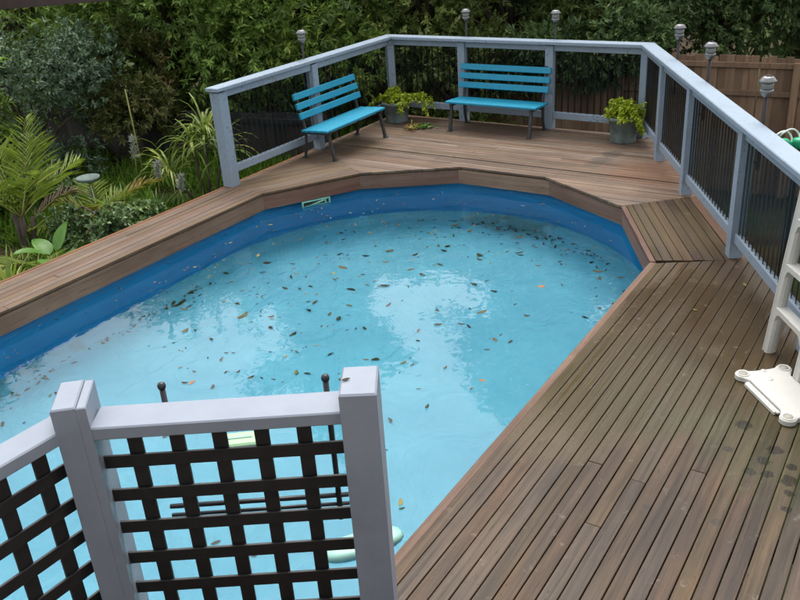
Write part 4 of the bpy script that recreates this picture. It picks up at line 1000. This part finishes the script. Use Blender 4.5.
for cx, cy in lob:
    q = MB(); n_ = 20
    for (r_a, z_a, r_b, z_b) in ((0.036, 0.031, 0.034, 0.037), (0.034, 0.037, 0.027, 0.037), (0.027, 0.037, 0.024, 0.034)):
        o_ = [(cx + r_ * math.cos(6.28318 * k / n_), cy + r_ * math.sin(6.28318 * k / n_), z_) for r_, z_ in ((r_a, z_a), (r_b, z_b)) for k in range(n_)]
        q.add(o_, [(k, (k + 1) % n_, n_ + (k + 1) % n_, n_ + k) for k in range(n_)])
    rg = q.build('socket_ring', M['white_plastic'], pf)
    q = MB(); q.lathe([(0.0255, 0.0322), (0.0255, 0.0335), (0.002, 0.0335)], 20, (cx, cy, 0)); q.build('socket_shade_disc', M['socket'] if 'socket' in M else M.setdefault('socket', plain('painted_socket_shade', (0.33, 0.31, 0.26), 0.7, 0.2, 20)), rg)  # flat darker disc puts the hole's inner shade into its colour
for cy, nm in ((-0.026, 1),):
    q = MB(); q.box(Lp / 2, cy, 0.010, Lp - 0.15, 0.012, 0.020, 0, 0.002); q.box(Lp / 2, cy + 0.016, 0.014, Lp - 0.13, 0.018, 0.012, 0, 0.002); q.build('lip', M['white_plastic'], pf)
for cx, cy in ((0.09, Wp * 0.45), (0.0, Wp * 0.5)):
    q = MB(); q.lathe([(0.016, 0.0315), (0.014, 0.0345), (0.002, 0.0350)], 16, (cx if cx else -0.001, cy, 0)); q.build('boss', M['white_plastic'], pf)

# ------------------------------------------------------------------ green hose fitting outside the right rail
hz_ = thing('hose_fitting', 'bright green hose fitting with pale hose loops outside the right railing', 'hose', (2.60, 5.30, 0.0))
q = MB(); q.lathe([(0.02, 0.0), (0.038, 0.01), (0.042, 0.05), (0.038, 0.065), (0.026, 0.07)], 14, (0.03, 0.0, 0.86)); q.lathe([(0.03, 0.0), (0.032, 0.05), (0.02, 0.06)], 12, (-0.055, 0.02, 0.865)); q.box(-0.01, 0.01, 0.895, 0.09, 0.03, 0.035, 0, 0.006); bd = q.build('body', M['green_plastic'], hz_)
for (x0, r_, zc) in ((-0.03, 0.055, 0.95), (-0.075, 0.050, 0.945)):
    pts = [(x0 + r_ * 1.3 * math.cos(R(a_)) , 0.02 + 0.02 * math.sin(R(a_ * 2)), zc - 0.02 + r_ * math.sin(R(a_))) for a_ in range(200, -41, -20)]
    q = MB(); q.tube(pts, 0.0065, 7); q.build('hose_loop', M['hose'], hz_)
q = MB(); q.beam((0.03, 0.0, -1.5), (0.03, 0.0, 0.875), 0.03, 0.03, 0.003, (0, 1, 0)); q.build('stake', M['stake'], hz_)

def at_px(x, y, z):
    d = rr * ((x - 400) / 850) + uu * ((300 - y) / 850) + fw
    t_ = (z - CAMZ) / d.z; return Vector((0, 0, CAMZ)) + d * t_
# ------------------------------------------------------------------ pale float near the pool edge
fl_ = thing('pool_float', 'pale mint plastic float in the water behind the right screen post', 'float', (-0.250, 3.095, WATER_Z), R(19))
q = MB(); n_ = 24
for z_, sc in ((-0.035, 0.72), (-0.02, 0.95), (0.004, 1.0), (0.022, 0.93), (0.03, 0.75)):
    q.v += [((0.20 * sc if abs(math.cos(6.28318 * k / n_)) < 2 else 0) * math.copysign(abs(math.cos(6.28318 * k / n_)) ** 0.8, math.cos(6.28318 * k / n_)), 0.075 * sc * math.copysign(abs(math.sin(6.28318 * k / n_)) ** 0.8, math.sin(6.28318 * k / n_)), z_) for k in range(n_)]
for i in range(4):
    for k in range(n_): q.f.append((i * n_ + k, i * n_ + (k + 1) % n_, (i + 1) * n_ + (k + 1) % n_, (i + 1) * n_ + k)); q.smooth.append(True)
q.f += [tuple(range(n_ - 1, -1, -1)), tuple(range(4 * n_, 5 * n_))]; q.smooth += [True, True]
q.build('float_body', M['mint'], fl_)
q = MB(); q.lathe([(0.03, 0.029), (0.028, 0.04), (0.004, 0.042)], 16, (0.10, 0, 0)); q.build('float_cap', M['mint'], fl_)
pa = at_px(240, 440, WATER_Z)
M['lemon'] = plain('pale_lemon_plastic', (0.30, 0.47, 0.27), 0.45, 0.08, 8)
f2_ = thing('pool_float', 'pale lemon float in the water just below the lattice top rail', 'float', (pa.x, pa.y, WATER_Z), R(4))
q = MB(); q.box(0, 0, 0.0, 0.20, 0.13, 0.03, 0, 0.010); q.build('float_body', M['lemon'], f2_)
q = MB(); q.box(0, 0, 0.0175, 0.14, 0.012, 0.006, 0, 0.002); q.build('grip', M['mint'], f2_)

# ------------------------------------------------------------------ dead leaves on and under the water
def in_pool(x, y, r):
    p = Vector((x, y)) - PC; u = p.dot(D); v = p.dot(NRM)
    if u > 0: return p.length < r
    return abs(v) < r and u > -3.2
def dead_leaf(ln, wd, curl, tint, twist, seed):
    g = random.Random(seed); V = []; T = []; ns = 6
    for k in range(ns + 1):
        t_ = k / ns; w = wd * 0.5 * math.sin(math.pi * (0.06 + 0.9 * t_)) ** 0.8
        x = (t_ - 0.5) * ln; z = curl * ln * (4 * (t_ - 0.5) ** 2) + 0.002
        bend = 0.12 * ln * math.sin(t_ * 3.1) * twist
        V += [(x, bend - w, z + 0.15 * w), (x, bend, z), (x, bend + w, z + 0.25 * w)]; T += [tint + g.uniform(-0.06, 0.06) for _ in range(3)]
    F = [(k * 3 + j, k * 3 + j + 3, k * 3 + j + 4, k * 3 + j + 1) for k in range(ns) for j in range(2)]
    o_ = len(V); V += [(x, y, z - 0.0014) for x, y, z in V[:o_]]; T += T[:o_]
    F += [tuple(o_ + i for i in reversed(f)) for f in list(F)]
    bd_ = [k * 3 for k in range(ns + 1)] + [k * 3 + 2 for k in range(ns, -1, -1)]
    for i in range(len(bd_)):
        a, b = bd_[i], bd_[(i + 1) % len(bd_)]
        if a != b and abs(a - b) != 1: F.append((a, a + o_, b + o_, b))
    return V, F, T
def mesh_tint(name, V, F, T, mat):
    me = bpy.data.meshes.new(name); me.from_pydata(V, [], F); at = me.attributes.new("tint", 'FLOAT', 'POINT'); at.data.foreach_set("value", np.clip(T, 0, 1).astype(np.float32)); me.materials.append(mat); return me
gl = random.Random(91)
# larger leaves one can pick out: unprojected places on the water
big = [((192, 383), 0.085, 0.98, 'orange and grey dead leaf floating just past the lattice top rail'), ((185, 383), 0.07, 0.3, None), ((343, 268), 0.15, 0.55, None), ((334, 274), 0.08, 0.9, None), ((386, 262), 0.09, 0.6, None), ((363, 275), 0.06, 0.2, None),
       ((285, 289), 0.10, 0.1, None), ((349, 306), 0.09, 0.5, None), ((330, 315), 0.09, 0.4, None), ((411, 270), 0.10, 0.6, None), ((385, 286), 0.12, 0.1, None), ((519, 253), 0.11, 0.1, None), ((541, 287), 0.10, 0.99, 'reddish dead leaf floating in the right half of the pool'),
       ((480, 260), 0.08, 0.1, None), ((598, 272), 0.13, 0.35, None), ((600, 279), 0.10, 0.3, None), ((482, 313), 0.12, 0.65, None), ((438, 325), 0.09, 0.5, None), ((527, 316), 0.07, 0.3, None), ((495, 340), 0.09, 0.6, None), ((510, 342), 0.08, 0.2, None), ((487, 350), 0.06, 0.5, None),
       ((482, 381), 0.07, 0.97, 'small orange leaf floating beyond the tall right screen post'), ((445, 368), 0.06, 0.6, None), ((427, 407), 0.07, 0.4, None), ((412, 365), 0.06, 0.6, None), ((400, 503), 0.085, 0.9, 'large tan leaf floating near the pale float'), ((402, 509), 0.05, 0.2, None), ((238, 372), 0.06, 0.5, None), ((211, 340), 0.07, 0.3, None),
       ((195, 331), 0.06, 0.2, None), ((184, 310), 0.11, 0.5, None), ((185, 331), 0.10, 0.65, None), ((285, 357), 0.06, 0.85, None), ((316, 346), 0.05, 0.9, None), ((366, 360), 0.06, 0.6, None), ((300, 240), 0.10, 0.3, None), ((258, 256), 0.10, 0.8, None), ((371, 234), 0.09, 0.5, None), ((326, 243), 0.08, 0.2, None), ((398, 225), 0.10, 0.4, None), ((455, 225), 0.13, 0.15, None), ((470, 232), 0.11, 0.3, None), ((520, 238), 0.12, 0.3, None), ((560, 262), 0.06, 0.1, None), ((621, 278), 0.09, 0.1, None), ((340, 380), 0.05, 0.4, None), ((418, 341), 0.05, 0.1, None), ((470, 309), 0.05, 0.1, None), ((538, 266), 0.08, 0.5, None)]
for k, ((px_, py_), ln, tn, lab) in enumerate(big):
    p = at_px(px_, py_, WATER_Z + 0.002)
    ln *= 0.68; V, F, T = dead_leaf(ln, ln * gl.uniform(0.32, 0.5), gl.uniform(0.02, 0.12), tn, gl.uniform(-1, 1), k)
    o = link('dead_leaf', mesh_tint('dead_leaf', V, F, T, M['dead']), None, None, (p.x, p.y, WATER_Z + 0.002), gl.uniform(0, 6.28))
    tag(o, lab or 'dark dead leaf, one of the larger ones floating on the pool', 'leaf', 'larger dead leaves floating on the pool')
def litter(name, label, n, zf, sampler, smin, smax, tmax):
    V = []; F = []; T = []
    for k in range(n):
        x, y = sampler(); ln = gl.uniform(smin, smax) * (1.5 if gl.random() < 0.12 else 1)
        v, f, t_ = dead_leaf(ln, ln * gl.uniform(0.25, 0.5), gl.uniform(0.0, 0.1), gl.random() ** 1.3 * tmax, gl.uniform(-1, 1), k + 500)
        a = gl.uniform(0, 6.283); c_, s2 = math.cos(a), math.sin(a); o_ = len(V)
        V += [(x + p[0] * c_ - p[1] * s2, y + p[0] * s2 + p[1] * c_, zf + p[2]) for p in v]; F += [tuple(i + o_ for i in q_) for q_ in f]; T += t_
    o = link(name, mesh_tint(name, V, F, T, M['dead']), None); tag(o, label, 'leaf litter', kind='stuff')
def samp_far():
    while True:
        u = gl.uniform(-3.0, 1.9); v = gl.uniform(-1.9, 1.9); p = PC + D * u + NRM * v
        k = min(1.0, max(0.10, (p.y - 4.2) / 3.2)) * (1.0 if v < 1.2 else 0.5)
        if in_pool(p.x, p.y, 1.93) and gl.random() < k: return p.x, p.y
clumps = []
def samp_clump():
    if clumps and gl.random() < 0.5:
        c_ = gl.choice(clumps[-14:]); x, y = c_[0] + gl.gauss(0, 0.10), c_[1] + gl.gauss(0, 0.06)
        if in_pool(x, y, 1.93): return x, y
    p = samp_far(); clumps.append(p); return p
def samp_edge():
    while True:
        u = gl.uniform(-2.9, 0.2); v = -RW * 0.957 + 0.10 + abs(gl.gauss(0, 0.07)); p = PC + D * u + NRM * v
        if gl.random() < 0.4 + 0.6 * math.sin(u * 3.0) ** 2: return p.x, p.y
def samp_edge2():
    while True:
        a = A56 + R(gl.gauss(-12, 26)); r_ = RW - 0.12 - abs(gl.gauss(0, 0.12)); p = PC + Vector((math.cos(a), math.sin(a))) * r_
        return p.x, p.y
litter('floating_leaf_litter', 'scattered small dead leaves floating on the far half of the pool', 470, WATER_Z + 0.002, samp_clump, 0.011, 0.036, 1.0)
litter('sunken_leaf_litter', 'dark line of sunken leaves along the left pool floor edge', 90, FLOOR_Z + 0.008, samp_edge, 0.02, 0.06, 0.8)
litter('sunken_leaf_litter', 'dark sunken leaves gathered at the far end of the pool floor', 110, FLOOR_Z + 0.008, samp_edge2, 0.02, 0.06, 0.6)
litter('sunken_leaf_litter', 'sparse dead leaves resting across the open pool floor', 90, FLOOR_Z + 0.008, samp_far, 0.03, 0.08, 0.9)

# small leaves lying on the deck boards
for k, ((px_, py_), ln, tn, lab) in enumerate((((346, 380), 0.022, 0.35, 'tiny dark leaf lying on top of the right screen post'), ((745, 285), 0.05, 0.85, 'pale dead leaf on the deck below the railing'), ((695, 310), 0.03, 0.9, 'tiny pale leaf in the middle of the wet deck'))):
    z_ = ZT + 0.002 if k == 0 else 0.003
    p = at_px(px_, py_, z_); V, F, T = dead_leaf(ln, ln * 0.4, 0.05, tn, 0.5, 900 + k)
    o = link('dead_leaf', mesh_tint('dead_leaf', V, F, T, M['dead']), None, None, (p.x, p.y, z_), 0.4 + k); tag(o, lab, 'leaf')

# pergola beam at the far left of the garden
pg = thing('pergola', 'dark brown pergola beam crossing the top left corner', 'pergola')
e0 = at_px(0, 4, 1.66); e1_ = at_px(100, -4, 1.66); dp = (e1_ - e0).normalized(); e0 = e0 - dp * 1.1; e1_ = e1_ + dp * 0.3
q = MB(); q.beam(e0, e1_, 0.05, 0.12, 0.004); q.build('beam', M['roof_beam'], pg)
for e in (e0 + dp * 0.1, e0 + dp * 0.55):
    gz = g_height(e.x, e.y) - 0.1
    q = MB(); q.box(e.x, e.y, (gz + 1.595) / 2, 0.07, 0.07, 1.595 - gz, 0, 0.004); q.build('pergola_post', M['roof_beam'], pg)

# unseen wall and verandah floor behind the camera, added to shade the screen posts
hs_ = thing('added_house', 'unseen cream weatherboard wall and raised verandah floor, added to block light behind the camera', 'added_house', (0, -2.2, -1.6))
M['cladding'] = plain('cream_cladding', (0.55, 0.52, 0.46), 0.7, 0.08, 4); M['roofing'] = plain('dark_roof_sheet', (0.08, 0.075, 0.075), 0.6, 0.15, 4)  # cladding kept pale so the added wall bounces light onto the posts
for k in range(24):
    q = MB(); q.beam((-6, 0, 0.10 + k * 0.2), (6, 0, 0.10 + k * 0.2), 0.03, 0.196, 0.003); o = q.build('weatherboard', M['cladding'], hs_)
q = MB(); q.box(0, 1.45, 2.42, 11.0, 2.85, 0.08); q.build('verandah_floor', M['strip'], hs_)
